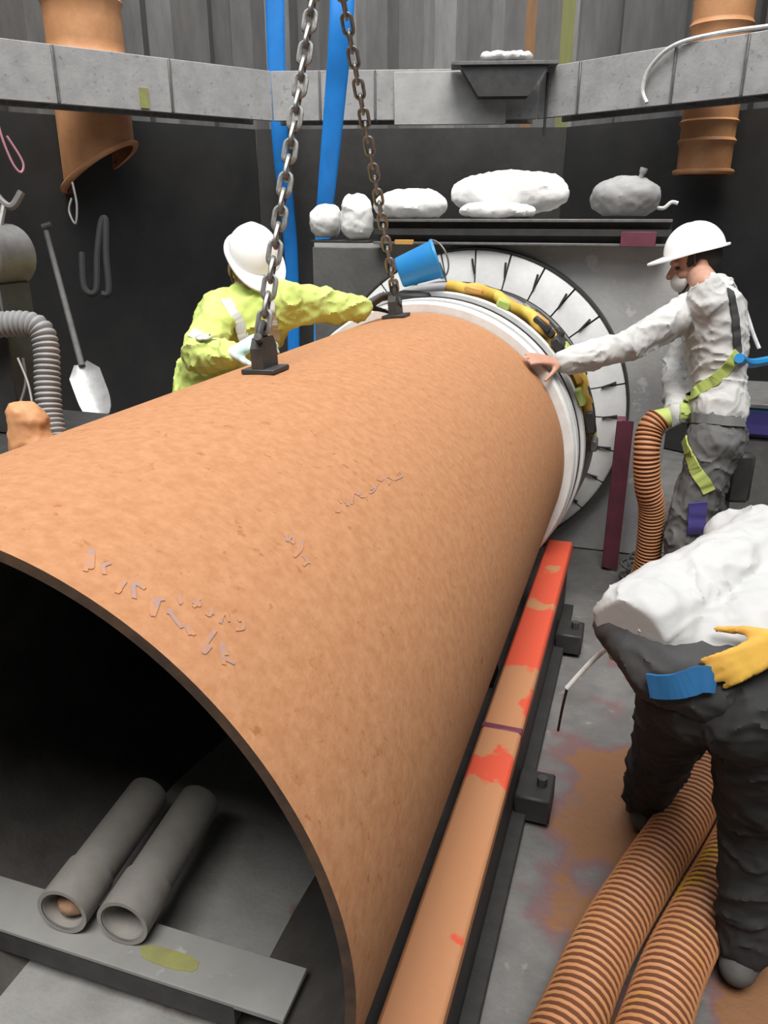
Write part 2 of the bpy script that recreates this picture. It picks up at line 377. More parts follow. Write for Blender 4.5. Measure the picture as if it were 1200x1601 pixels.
wl, tl, nl = waler(PL[0], PL[1], 'grey bracing beam on the dark wall behind the yellow jacket worker', 'waler', (1.9, 2.35, 3.1))
wm, tm, nm_ = waler(PL[1], PL[2], 'short grey bracing beam on the back wall behind the blue hoses', 'waler', (.35, .75))
wr, tr, nr_ = waler(PL[2], PL[3], 'grey streaked bracing beam on the back wall above the grey shirt worker', 'waler', (.35, 1.05, 1.5))
pm = at_z(248, 140, 2.5)
sA = (V((pm.x, pm.y, 0))-PL[0]).dot(tl)
MB().box(PL[0]+tl*sA+nl*(-.004)+V((0,0,2.475)), (.03, .004, .06), Matrix(((tl.x, nl.x, 0), (tl.y, nl.y, 0), (0,0,1)))).build('paint_mark', 'lichen', wl)['label'] = 'olive paint mark on the beam face'
# gusset plate where the back beams meet
t2 = (PL[3]-PL[2]).normalized(); n2 = V((-t2.y, t2.x, 0)); r2 = Matrix(((t2.x, n2.x, 0), (t2.y, n2.y, 0), (0,0,1)))
gp = wm
tb = (PL[2]-PL[1]).normalized(); nb_ = V((-tb.y, tb.x, 0)); rb = Matrix(((tb.x, nb_.x, 0), (tb.y, nb_.y, 0), (0,0,1)))
MB().box(PL[2]-tb*.62-nb_*.022+V((0,0,2.535)), (.40, .014, .17), rb, bev=.004).build('joint_plate', 'waler_pale', gp)['label'] = 'pale plate over the beam joint'
bk = thing('hanging_bracket', (PL[2].x-.2, PL[2].y-.2, 2.5), 'dark trapezoid steel bracket fixed at the joint of the back beams', 'bracket')
bc = PL[2]-tb*.26-nb_*.15
mb = MB()
for k in range(1):
    w0, w1, zt, zb = .30, .17, 2.71, 2.52
    vs = [bc+tb*sx*w+nb_*dy+V((0,0,z)) for z, w in ((zt, w0), (zb, w1)) for sx in (-1,1) for dy in (-.08,.075)]
    mb.add(vs, [(0,1,3,2),(4,6,7,5),(0,4,5,1),(2,3,7,6),(0,2,6,4),(1,5,7,3)])
mb.build('box', 'dark', bk, smooth=False)
MB().box(bc+V((0,0,2.72)), (.36, .10, .012), rb, bev=.003).build('top_plate', 'steel', bk)
rg = MB()
for i in range(7): rg.ell(bc+tb*(-.12+.045*i)-nb_*.02+V((0,0,2.768+.012*random.random())), (.045,.05,.03), n=10, m=8)
g2, n_ = remesh(rg, .012, 3); rumple(g2, n_, .008, 25)
tag(g2.build('rag', 'white'), 'crumpled white rag lying on the dark bracket at the beam joint', 'rag')

# ------------------------------------------------------------------ big casing pipe
casing = thing('casing_pipe', (0, 1.95, .16), 'huge rusted tan steel casing pipe hanging from chains', 'steel pipe')
TH = .016; Y0, Y1 = .703, 3.19
def shell(mb, ro, ri, ya, yb, n=160, ny=24):
    vs = []
    for j in range(ny+1):
        y = ya+(yb-ya)*j/ny
        vs += [V((ro*math.cos(2*PI*i/n), y, AZ+ro*math.sin(2*PI*i/n))) for i in range(n)]
    mb.add(vs, [(j*n+i, j*n+(i+1) % n, (j+1)*n+(i+1) % n, (j+1)*n+i) for j in range(ny) for i in range(n)], 0)
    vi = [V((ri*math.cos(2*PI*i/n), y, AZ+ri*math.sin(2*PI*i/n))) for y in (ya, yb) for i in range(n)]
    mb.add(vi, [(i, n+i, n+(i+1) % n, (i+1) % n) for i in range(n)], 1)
    for y in (ya, yb):
        e = [V((r*math.cos(2*PI*i/n), y, AZ+r*math.sin(2*PI*i/n))) for r in (ro, ri) for i in range(n)]
        mb.add(e, [(i, (i+1) % n, n+(i+1) % n, n+i) for i in range(n)], 2)
    return mb
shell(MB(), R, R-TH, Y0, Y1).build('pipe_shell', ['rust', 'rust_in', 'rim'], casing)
def on_pipe(a, y, r=R+.0012): return V((r*math.cos(a), y, AZ+r*math.sin(a)))
def cyl_hit(px, py):
    d = ray(px, py); o = EYE-V((0,0,AZ)); a = d.x**2+d.z**2; b = 2*(o.x*d.x+o.z*d.z); c = o.x**2+o.z**2-R*R
    q = b*b-4*a*c; t = (-b-math.sqrt(max(q,0)))/(2*a); return EYE+d*t
def stroke(mb, pts, w):
    P3 = [cyl_hit(*p) for p in pts]; ay = [(math.atan2(p.z-AZ, p.x), p.y) for p in P3]
    ay = smooth_path([V((a*R, y, 0)) for a, y in ay], 4)
    for i in range(len(ay)-1):
        d = (ay[i+1]-ay[i]); 
        if d.length < 1e-6: continue
        n = V((-d.y, d.x, 0)).normalized()*w/2; d = d.normalized()*w*.2
        q = [ay[i]-d-n, ay[i+1]+d-n, ay[i+1]+d+n, ay[i]-d+n]
        mb.add([on_pipe(p.x/R, p.y, R+.0012) for p in q]+[on_pipe(p.x/R, p.y, R+.0004) for p in q], [(0,1,2,3),(4,7,6,5),(0,4,5,1),(1,5,6,2),(2,6,7,3),(3,7,4,0)])
rr = random.Random(5)
def scribble(px0, py0, px1, py1, n, h, w, name):
    mb = MB()
    for k in range(n):
        t = (k+.5)/n; cx, cy = px0+(px1-px0)*t, py0+(py1-py0)*t
        pts = [(cx+rr.uniform(-.3,.3)*h, cy+rr.uniform(-.5,.5)*h) for _ in range(rr.choice((3,4,4,5)))]
        stroke(mb, pts, w*.6)
    o = mb.build(name, 'chalk', casing, smooth=False); o['label'] = 'faded grey-violet writing on the rusty steel'
scribble(120, 868, 370, 1030, 9, 36, .010, 'painted_writing')
scribble(270, 930, 385, 985, 5, 24, .007, 'painted_writing')
scribble(440, 830, 490, 885, 3, 30, .007, 'painted_writing')
scribble(520, 790, 630, 745, 8, 26, .006, 'painted_writing')
# lifting lugs
for y, a in ((1.80, 92.5), (3.02, 96)):
    a = math.radians(a); c = on_pipe(a, y, R)
    r3 = frame((math.cos(a),0,math.sin(a)), (0,1,0))
    MB().box(c+r3 @ V((0,0,.006)), (.046, .045, .006), r3, bev=.002).build('lug_pad', 'dark', casing)
    lug = MB(); prof = [(-.042,0),(.042,0),(.042,.05),(.026,.075),(-.026,.075),(-.042,.05)]
    vs = [c + r3 @ V((p[0], sx*.016, p[1]+.012)) for sx in (-1,1) for p in prof]; k = len(prof)
    lug.add(vs, [tuple(range(k))[::-1], tuple(range(k,2*k))]+[(i,(i+1) % k,k+(i+1) % k,k+i) for i in range(k)])
    lug.build('lifting_lug', 'dark', casing, smooth=False)
LA = on_pipe(math.radians(92.5), 1.80, R+.065); LB = on_pipe(math.radians(96), 3.02, R+.065)

# ------------------------------------------------------------------ chains
HOOK = V((-.06, 2.37, 2.50))
def link_mesh(mb, c, t, side, L, w, r):
    pts = []; hl = L/2-w/2
    for i in range(7): a = -PI/2+PI*i/6; pts.append(c + t*(hl+math.cos(a)*w/2) + side*math.sin(a)*w/2)
    for i in range(7): a = PI/2+PI*i/6; pts.append(c + t*(-hl+math.cos(a)*w/2) + side*math.sin(a)*w/2)
    mb.tube(pts, r, 6, closed=True)
def chain(a, b, pitch, r, label):
    th = thing('lifting_chain', b, label, 'chain', 'chain slings lifting the casing pipe')
    mb = MB(); t = (a-b); L = t.length; t.normalize(); s1 = t.cross(V((1,.3,0))).normalized(); s2 = t.cross(s1); n = int(L/pitch)
    for i in range(n):
        c = b + t*(pitch*(i+.5)) + V((0,0,-.0))
        link_mesh(mb, c, t, s1 if i % 2 else s2, pitch+2*r+.002, pitch*.62, r)
    mb.build('chain_links', 'galv', th)
    sh = MB(); pts = []
    for i in range(13): q = -PI*.15+PI*1.3*i/12; pts.append(b + t*(-.015+math.sin(q)*.034) + s1*math.cos(q)*.03)
    sh.tube(pts, .009, 8); sh.tube([b-t*.03-s1*.045, b-t*.03+s1*.045], .010, 8); sh.build('shackle', 'dark', th)
    return th
chain(HOOK+V((0,-.01,0)), LA+V((0,.0,.035)), .046, .0068, 'steel lifting chain crossing before the yellow jacket worker, hung to the nearer lug')
chain(HOOK+V((0,.01,0)), LB+V((0,0,.035)), .046, .006, 'steel lifting chain running down to the lug at the far pipe end')
hk = thing('crane_hook', HOOK, 'crane hook block holding both chain legs above the pipe', 'crane hook')
link_mesh_mb = MB(); link_mesh(link_mesh_mb, HOOK+V((0,0,.055)), V((0,0,1)), V((1,0,0)), .16, .09, .011); link_mesh_mb.build('master_link', 'galv', hk)
MB().tube(smooth_path([HOOK+V(p) for p in ((.0,-.05,.16),(0,-.03,.115),(0,.02,.11),(0,.05,.15),(0,.03,.2),(0,0,.25))], 6), [.012]*12+[.018]*19, 10).build('hook', 'dark', hk)
MB().box(HOOK+V((0,0,.34)), (.09,.06,.10), bev=.02).build('block', 'dark', hk)
MB().tube([HOOK+V((0,0,.43)), HOOK+V((0,0,2.4))], .010, 8).build('hoist_rope', 'dark', hk)

# ------------------------------------------------------------------ rails and skid under the casing
def rail(sx, label):
    th = thing('guide_rail', (sx*.6, 2.0, 0), label, 'rail', 'guide rails beside the casing pipe')
    ya, yb = .35, 3.45
    MB().box((sx*.600, (ya+yb)/2, .325), (.058, (yb-ya)/2, .025), bev=.008).build('rail_head', 'rail', th)
    MB().box((sx*.598, (ya+yb)/2, .165), (.045, (yb-ya)/2, .135), bev=.004).build('rail_web', 'web', th)  # dark steel web; its black also holds the shade on that side
    MB().box((sx*.60, (ya+yb)/2, .018), (.085, (yb-ya)/2, .014), bev=.003).build('base_plate', 'web', th)
    MB().box((sx*.600, 1.95, .3255), (.060, .012, .027), bev=.003).build('joint', 'maroon', th)
    for y in (.9, 2.05, 3.1):
        MB().box((sx*.70, y, .05), (.055, .07, .045), bev=.006).build('foot_bracket', 'web', th)
        MB().tube([(sx*.72, y, .09), (sx*.72, y, .125)], .016, 6).build('bolt', 'dark', th)
rail(1, 'orange guide rail along the visible side of the casing pipe')
rail(-1, 'orange guide rail hidden on the far side of the casing pipe')
for y, w in ((1.05, 'front'), (2.75, 'rear')):
    mb = MB(); k = 24; prof = [(-.42, .03), (.42, .03)]
    arc = [((R+.004)*math.cos(a), AZ+(R+.004)*math.sin(a)) for a in [math.radians(-52-76*i/k) for i in range(k+1)]]
    pts = [(-.45,.005),(.45,.005)]+arc; n = len(pts)
    vs = [V((p[0], y+dy, p[1])) for dy in (-.06,.06) for p in pts]
    mb.add(vs, [tuple(range(n)), tuple(range(n,2*n))[::-1]]+[(i,n+i,n+(i+1) % n,(i+1) % n) for i in range(n)])
    tag(mb.build('pipe_cradle', 'web', smooth=False), 'black steel cradle under the %s part of the casing pipe' % w, 'cradle')

# ------------------------------------------------------------------ inside the casing: channel and two small pipes
zc = .335
ch = thing('steel_channel', (0, 1.02, zc), 'grey dusty steel channel lying across the inside of the big pipe', 'steel channel')
MB().box((-.045, .995, zc), (.418, .058, .007), bev=.002).build('top_plate', 'channel', ch)
for sy in (-1, 1): MB().box((-.02, .995+sy*.054, zc-.03), (.29, .004, .028)).build('flange', 'dark', ch)
sm = MB(); 
pp = [V((.10+.075*math.sin(q)*(1+.3*noise.noise((q,0,0))), .985+.02*math.cos(q), zc+.0085)) for q in [2*PI*i/14 for i in range(14)]]
sm.add(pp+[p-V((0,0,.0012)) for p in pp], [tuple(range(14)), tuple(range(14,28))[::-1]]+[(i,(i+1) % 14,14+(i+1) % 14,14+i) for i in range(14)])
sm.build('paint_smear', 'lichen', ch)['label'] = 'olive paint smear'
def small_pipe(px, py, label):
    r = .051; c0 = at_z(px, py, zc+.014+r); d = V((-.10, 1, 0)).normalized()
    th = thing('small_pipe', (c0.x, c0.y, zc+.008), label, 'pipe', 'small pipes lying inside the big pipe')
    n = 40; a = c0; b = c0+d*.36; rot = frame(d, (1,0,0))
    def rg(c, q): return [c + rot @ V((q*math.cos(2*PI*i/n), q*math.sin(2*PI*i/n), 0)) for i in range(n)]
    mb = MB(); ri = r-.006
    vs = rg(a, r)+rg(b, r)+rg(a, ri)+rg(b, ri)
    mb.add(vs, [(i,(i+1) % n,n+(i+1) % n,n+i) for i in range(n)]+[(i,2*n+i,2*n+(i+1) % n,(i+1) % n) for i in range(n)]+[(n+i,n+(i+1) % n,3*n+(i+1) % n,3*n+i) for i in range(n)])
    mb.add(vs, [(2*n+i,3*n+i,3*n+(i+1) % n,2*n+(i+1) % n) for i in range(n)], 1)
    mb.build('tube', ['small_pipe', 'small_pipe'], th)
    co_ = MB(); vs = rg(a+d*.0-d*.004, r+.005)+rg(a+d*.10, r+.005)+rg(a-d*.004, r-.004)+rg(a+d*.10, r)
    co_.add(vs, [(i,(i+1) % n,n+(i+1) % n,n+i) for i in range(n)]+[(i,2*n+i,2*n+(i+1) % n,(i+1) % n) for i in range(n)]+[(n+i,n+(i+1) % n,3*n+(i+1) % n,3*n+i) for i in range(n)])
    co_.build('socket_end', 'small_pipe', th)
    return th, a, d
s1, a1, d1 = small_pipe(98, 1424, 'small grey pipe with an orange deposit in its mouth')
s2_, a2, d2 = small_pipe(192, 1442, 'small grey pipe with a clean dark mouth')
dep = MB().ell(a1+d1*.055+V((0,0,-.014)), (.036,.05,.026), n=16, m=10); dd, n_ = remesh(dep, .005, 2); rumple(dd, n_, .004, 60)
dd.build('orange_deposit', 'small_pipe_in', s1)

mb = MB(); vs, fs = [], []; nu, nv_ = 24, 40
for i in range(nv_+1):
    y = Y0+.03+(Y1-Y0-.1)*i/nv_; zt = .232+.012*noise.noise((y*3, 7, 0)); hw_ = math.sqrt(max(0, (R-TH-.002)**2-(AZ-zt)**2))
    for j in range(nu+1):
        u = -1+2*j/nu; x = u*hw_; z = zt+.010*noise.noise((x*8, y*8, 3))*(1-u*u)
        vs.append(V((x, y, z)))
fs = [(i*(nu+1)+j, i*(nu+1)+j+1, (i+1)*(nu+1)+j+1, (i+1)*(nu+1)+j) for i in range(nv_) for j in range(nu)]
low = [V((v.x*.9, v.y, AZ-math.sqrt((R-TH-.002)**2-(v.x*.9)**2)+.001)) for v in vs[:nu+1]]
b0_ = len(vs); fs += [(j, b0_+j, b0_+j+1, j+1) for j in range(nu)]
mb.add(vs+low, fs); tag(mb.build('silt', 'silt'), 'grey silt lying along the bottom inside the big pipe', 'silt', kind='stuff')

# ------------------------------------------------------------------ tunnel eye: headwall, ring, shield tail, beam
HY = 4.24
mb = MB(); n = 96; xa, xb, za, zb = -.92, 1.02, 0.0, 1.61; hole = .672
ins, outs = [], []
for i in range(n):
    a = 2*PI*i/n; c, s = math.cos(a), math.sin(a)
    k = min([((xb if c > 0 else xa)/c) if abs(c) > 1e-6 else 9, ((zb-AZ if s > 0 else za-AZ)/s) if abs(s) > 1e-6 else 9])
    ins.append((hole*c, AZ+hole*s)); outs.append((k*c, AZ+k*s))
for cx, cz in ((xa,za),(xb,za),(xb,zb),(xa,zb)):
    j = min(range(n), key=lambda i: (outs[i][0]-cx)**2+(outs[i][1]-cz)**2); outs[j] = (cx, cz)
vs = [V((x, y, z)) for y in (HY, HY+.55) for L in (ins, outs) for x, z in L]
fs = []; ms = []
for i in range(n):
    j = (i+1) % n
    fs += [(i,j,n+j,n+i), (2*n+i,3*n+i,3*n+j,2*n+j), (n+i,n+j,3*n+j,3*n+i), (i,2*n+i,2*n+j,j)]
for f in fs: mb.add(vs if False else [vs[q] for q in f], [(0,1,2,3)], 0)
hw = mb.build('wall_headwall', 'conc', smooth=False); structure(hw)
MB().box((-.70, HY-.02, .80), (.215, .018, .79), bev=.004).build('trim_1', 'conc_dark')['kind'] = 'structure'
ring = thing('tunnel_entrance_ring', (0, 4.2, AZ-.83), 'pale grey segmented ring with black radial slots round the tunnel mouth', 'entrance ring')
MB().ring_y([(.645,4.19),(.830,4.19),(.830,4.236),(.645,4.236)]).build('backing_ring', 'dark', ring)
NS = 28
for i in range(NS):
    a0 = 2*PI*i/NS+.006; a1_ = 2*PI*(i+1)/NS-.006
    MB().ring_y([(.640,4.165),(.806,4.165),(.816,4.172),(.816,4.19),(.640,4.19)], 6, a0, a1_).build('ring_segment', 'pale', ring)
    am = 2*PI*(i+1)/NS; c = V((.70*math.cos(am), 4.16, AZ+.70*math.sin(am))); e = V((.775*math.cos(am+.02), 4.158, AZ+.775*math.sin(am+.02)))
    MB().tube([c, (c+e)/2+V((0,-.004,0)), e], .0055, 6).build('clamp_rod', 'web', ring)
MB().ring_y([(.819,4.165),(.828,4.165),(.828,4.19),(.819,4.19)]).build('edge_band', 'dark', ring)
sh = thing('tunnel_shield', (0, 3.7, AZ-.64), 'grey tunnelling shield tail joining the far pipe end, wrapped with yellow hose', 'tunnelling shield')
MB().ring_y([(.60,3.24),(.636,3.24),(.636,4.9),(.60,4.9)]).build('tail_skin', 'steel', sh)
MB().ring_y([(.585,3.195),(.642,3.195),(.650,3.205),(.650,3.245),(.585,3.245)]).build('white_collar', 'white', sh)['label'] = 'white collar'
MB().ring_y([(.636,3.262),(.656,3.262),(.656,3.335),(.636,3.335)]).build('grey_band', 'pale', sh)
MB().ring_y([(.636,3.337),(.660,3.337),(.660,3.352),(.636,3.352)]).build('seal_lip', 'web', sh)
MB().ring_y([(.640,3.385),(.672,3.385),(.676,3.42),(.640,3.43)]).build('white_collar', 'white', sh)
def arc_tube(r, y, a0, a1, rad, name, m, wob=.006, n=50):
    pts = []
    for i in range(n+1):
        a = math.radians(a0+(a1-a0)*i/n); q = r+wob*noise.noise((i*.25, r*9, y)); pts.append((q*math.cos(a), y+wob*2*noise.noise((i*.2, 3, y)), AZ+q*math.sin(a)))
    return MB().tube(pts, rad, 10).build(name, m, sh)
arc_tube(.690, 3.47, 18, 88, .028, 'yellow_hose', 'yellow', .02)
arc_tube(.670, 3.55, 5, 80, .03, 'orange_hose', 'orange_tape')
arc_tube(.672, 3.66, -30, 130, .022, 'grey_hose', 'hose_grey')
arc_tube(.672, 3.75, -20, 120, .020, 'black_hose', 'web')
for i in range(26):
    a = math.radians(rr.uniform(2, 84)); y = rr.uniform(3.40, 3.62); q = rr.uniform(.68, .715)
    c = V((q*math.cos(a), y, AZ+q*math.sin(a))); rot = frame((math.cos(a),0,math.sin(a)), (rr.uniform(-.3,.3),1,0))
    MB().box(c, (rr.uniform(.02,.05), rr.uniform(.02,.05), rr.uniform(.012,.02)), rot, bev=.006).build('clamp_block', rr.choice(['orange_tape','orange_tape','yellow','hivis2','maroon','web','steel']), sh)
bm = thing('headwall_beam', (.2, HY, 1.61), 'dark steel channel beam lying on top of the tunnel headwall', 'steel beam')
MB().box((.195, HY+.0, 1.727), (.735, .11, .007), bev=.002).build('flange', 'steel', bm)
MB().box((.195, HY-.02, 1.672), (.735, .008, .05)).build('web', 'dark', bm)
MB().box((.195, HY+.0, 1.618), (.735, .11, .006), bev=.002).build('flange', 'steel', bm)
MB().box((.195, HY-.09, 1.672), (.735, .006, .016), bev=.002).build('lip_strip', 'dark', bm)
MB().box((.785, HY-.105, 1.645), (.08, .012, .034), bev=.002).build('painted_patch', 'maroon', bm)['label'] = 'maroon painted patch'
MB().box((-.37, HY-.108, 1.622), (.05, .008, .012), bev=.002).build('tag', 'orange_tape', bm)['label'] = 'small orange tag'
tag(MB().box((.80, 4.05, .40), (.022, .05, .40), bev=.004).box((.83, 4.0, .40), (.03, .004, .40)).build('channel_post', 'maroon', smooth=False), 'maroon steel post standing before the headwall behind the orange hose', 'steel post')

# sandbags on the headwall
def sack(c, r, rotz, seed, m, label, fold=0, tail=None, group='sandbags on the headwall'):
    mb = MB(); rot = Matrix.Rotation(rotz, 3, 'Z')
    mb.ell(c, r, rot, 24, 16)
    for i in range(3): mb.ell(V(c)+rot @ V((r[0]*rr.uniform(-.55,.55), r[1]*rr.uniform(-.4,.4), r[2]*rr.uniform(-.1,.3))), (r[0]*.5, r[1]*.6, r[2]*.75), rot, 16, 12)
    out, nr = remesh(mb, .013, 4); rumple(out, nr, .013, 8, seed, (1,1,1.6), .42); 
    zmin = c[2]-r[2]*.82
    for i, p in enumerate(out.v):
        if p.z < zmin: p.z = zmin
    o = out.build('sandbag', m)
    tag(o, label, 'sandbag', group); return o, zmin
def bag(px0, px1, pt, pb, Y, seed, label, m='bag', dep=.13, tilt=0, **k):
    a, b = at_y(px0, pb, Y), at_y(px1, pb, Y); t, u = at_y((px0+px1)/2, pt, Y), at_y((px0+px1)/2, pb, Y)
    h = (t.z-u.z)/1.82; zc_ = u.z+h*.82
    return sack(V(((a.x+b.x)/2, Y, zc_)), ((b.x-a.x)/2, dep, h), tilt, seed, m, label, **k)
lg = thing('timber_block', (-.78, 4.34, 1.60), 'dark timber plank under the small white sandbags beside the blue hose', 'timber')
MB().box((-.78, 4.36, 1.617), (.17, .10, .007), bev=.003).build('plank', 'web', lg)
bag(488, 531, 318, 371, 4.36, 1, 'small white sandbag at the end of the row behind the blue hose', dep=.10)
bag(535, 582, 303, 374, 4.33, 2, 'small white sandbag crossed by the chain at the near end of the row', dep=.10)
bag(586, 700, 296, 343, 4.36, 3, 'rounded white sandbag between the chain and the folded sandbag')
bag(715, 838, 316, 341, 4.31, 4, 'flat white sandbag squashed beneath the folded sandbag', dep=.10)
bag(703, 888, 266, 334, 4.50, 5, 'large folded white sandbag, highest of the row', dep=.12)
o, zm = bag(920, 1030, 275, 338, 4.38, 6, 'grey tied sandbag nearest the grey shirt worker', 'bag_grey')
tk = at_y(1000, 280, 4.36)
MB().tube(smooth_path([tk+V((-.02,0,-.03)), tk+V((.0,0,.0)), tk+V((.015,0,.05))], 5), [.022]*4+[.012]*4+[.018]*3, 10).build('tied_neck', 'bag_grey', o)
tk = at_y(1028, 325, 4.36)
MB().tube(smooth_path([tk, tk+V((.03,-.02,.0)), tk+V((.06,-.02,.025)), tk+V((.09,-.02,.02))], 5), .009, 8).build('string', 'rope_white', o)

# blue pail
pc = at(653, 416, 3.36)
pl = thing('pail', (pc.x, pc.y, pc.z-.1), 'blue plastic pail tipped over on the shield behind the far pipe end', 'pail')
ax = V((.80, .22, .30)).normalized(); rot = frame(ax, (0,0,1)); prof = [(.0,-.10),(.066,-.10),(.074,-.092),(.092,.085),(.098,.092),(.098,.105),(.090,.105),(.088,.09),(.070,-.085),(0,-.085)]
mb = MB(); n = 36; vs = [pc + rot @ V((r*.86*math.cos(2*PI*i/n), r*.86*math.sin(2*PI*i/n), z*.86)) for r, z in prof for i in range(n)]
mb.add(vs, [(k*n+i, k*n+(i+1) % n, (k+1)*n+(i+1) % n, (k+1)*n+i) for k in range(len(prof)-1) for i in range(n)])
mb.build('bucket', 'blue_pail', pl)
MB().tube([pc + rot @ V((.081*math.cos(q), .081*math.sin(q), .078+.05*abs(math.sin(q)))) for q in [PI*i/16 for i in range(17)]], .004, 6).build('handle', 'steel', pl)
MB().box((pc.x-.02, pc.y+.02, (1.41+pc.z-.115)/2), (.08,.08,max(.01,(pc.z-.10-1.41)/2)), bev=.01).build('stand_block', 'web', sh)

# ------------------------------------------------------------------ tan ducts hung behind the bracing
def duct(c, r, z0, z1, ribs, label, m, cut=0.0, side=None, taper=0, rim=True):
    th = thing('hanging_duct', (c.x, c.y, z0), label, 'duct', 'tan ducts hung behind the bracing')
    n = 48; side = side or V((1,0,0)); mb = MB(); zs = sorted(set([z0+.0, z1]+[z for q in ribs for z in (q-.03, q, q+.03)]+[z0+(z1-z0)*i/20 for i in range(21)]))
    vs = []
    for z in zs:
        q = r+taper*(z-z0)
        for b in ribs:
            if abs(z-b) < .002: q += .016
        for i in range(n):
            a = 2*PI*i/n; x, y = math.cos(a), math.sin(a); w = (x*side.x+y*side.y)
            lift = cut*(w+1)*max(0, 1-(z-z0)/.8)
            vs.append(V((c.x+q*x, c.y+q*y, z+lift)))
    k = len(zs)
    mb.add(vs, [(j*n+i, j*n+(i+1) % n, (j+1)*n+(i+1) % n, (j+1)*n+i) for j in range(k-1) for i in range(n)])
    inner = [V((c.x+(v.x-c.x)*.96, c.y+(v.y-c.y)*.96, v.z)) for v in vs]
    mb.add(inner, [(j*n+i, (j+1)*n+i, (j+1)*n+(i+1) % n, j*n+(i+1) % n) for j in range(k-1) for i in range(n)], 1)
    mb.add(vs[:n]+inner[:n], [(i, n+i, n+(i+1) % n, (i+1) % n) for i in range(n)])
    mb.build('duct_tube', [m, 'tan_dark'], th)
    if rim:
        pts = [V((c.x+(r+.012)*math.cos(2*PI*i/n), c.y+(r+.012)*math.sin(2*PI*i/n), z0+.02+cut*(math.cos(2*PI*i/n)*side.x+math.sin(2*PI*i/n)*side.y+1))) for i in range(n)]
        MB().tube(pts, .018, 8, closed=True).build('end_hoop', 'tan', th)
    return th
pL = at_z(128, 60, 2.72); sL = (V((pL.x, pL.y, 0))-PL[0]).dot(tl)
cL = PL[0]+tl*(sL+.34)+nl*.585
cL0 = cL.copy()
dl = duct(cL, .255, 1.90, 4.3, (2.78, 3.1, 3.4, 3.8), 'tan duct with a slanted open end behind the left bracing beam', 'tan', cut=.16, side=RT)
pR = at_z(1100, 200, 2.4); 
sR = (V((at_z(1140,60,2.725).x, at_z(1140,60,2.725).y, 0))-PL[2]).dot(tr)
cR = PL[2]+tr*(sR-.33)+nr_*.56
dr = duct(cR, .172, 2.01, 4.3, (2.22, 2.34, 2.75, 2.9, 3.1, 3.4), 'ribbed tan duct hanging behind the streaked beam above the grey shirt worker', 'tan', taper=.015)

# white cord over the right beam, thin chain and cords
def cord(name, pts, r, m, label, cat='cord', group=None, n=6):
    return tag(MB().tube(smooth_path(pts, n), r, 8).build(name, m), label, cat, group)
wp = [PL[2]+tr*s+nr_*d+V((0,0,z)) for s, d, z in ((1.60,.10,2.76),(1.30,.03,2.755),(1.05,-.03,2.72),(.90,-.03,2.62),(.86,-.03,2.50),(.90,-.03,2.42))]
cord('white_cable', wp, .013, 'rope_white', 'white cable draped over the streaked bracing beam beside the ribbed duct', 'cable')
hp = [PL[2]-n2*.03+t2*.10+V((0,0,z)) for z in (2.68, 2.6, 2.4, 2.28)]
cord('hanging_cable', hp, .010, 'dark', 'thin dark cable hanging over the joint of the back bracing beams', 'cable')
b0 = PL[0]+tl*(sA-.95)-nl*.03
cord('pink_cord', [b0+V((0,0,z))+tl*dx for z, dx in ((2.40,0),(2.2,.02),(2.05,.06),(2.0,.1),(2.06,.12),(2.2,.05))], .007, 'pink', 'pink cord looped below the left bracing beam beside the slanted duct', 'cord')
cord('wire_sling', [at(112,310,4.9), at(108,330,4.9), at(118,350,4.9), at(120,320,4.9), at(113,285,4.9)], .007, 'steel', 'thin grey wire sling hanging beneath the slanted duct end', 'wire')

# ------------------------------------------------------------------ blue layflat hoses
def layflat(pts, w, name, label, m='blue', twist=None):
    mb = MB(); P = smooth_path(pts, 10); k = len(P); ws = [w[0]+(w[1]-w[0])*i/(k-1) for i in range(k)]
    vs = []; n = 16
    for i, p in enumerate(P):
        a = (twist or 0)*i/(k-1); d = V((math.cos(YAW+a), math.sin(YAW+a), 0)); e = V((-d.y, d.x, 0))
        for j in range(n):
            q = 2*PI*j/n; vs.append(p + d*(ws[i]/2*math.cos(q)) + e*(.016*math.sin(q)*(1+.3*noise.noise((i*.3, j, 0)))))
    mb.add(vs, [(i*n+j, i*n+(j+1) % n, (i+1)*n+(j+1) % n, (i+1)*n+j) for i in range(k-1) for j in range(n)]+[tuple(range(n))[::-1], tuple((k-1)*n+j for j in range(n))])
    return tag(mb.build(name, m), label, 'hose', 'blue flat hoses hanging beside the chain')
def at_wall(x, y, k, d):
    a = offset(k, d); t = (PL[k+1]-PL[k]).normalized(); n = V((-t.y, t.x, 0)); r = ray(x, y); return EYE + r*((a-EYE).dot(n)/r.dot(n))
layflat([at_wall(x, y, 1, .52) for x, y in ((428,-260),(430,20),(434,150),(440,250),(449,330),(456,420),(459,560),(458,690),(458,735))], (.15,.085), 'layflat_hose', 'blue flat hose passing behind the bracing beam and down behind the worker in yellow', twist=.3)
layflat([at(542,-260,4.2), at(535,0,4.3), at(524,150,4.5), at(512,280,4.7), at(505,360,4.85), at(501,450,4.95), at(499,600,4.95), at(498,760,4.9)], (.145,.062), 'layflat_hose', 'wide blue flat hose hanging in front of the bracing beam', twist=.5)

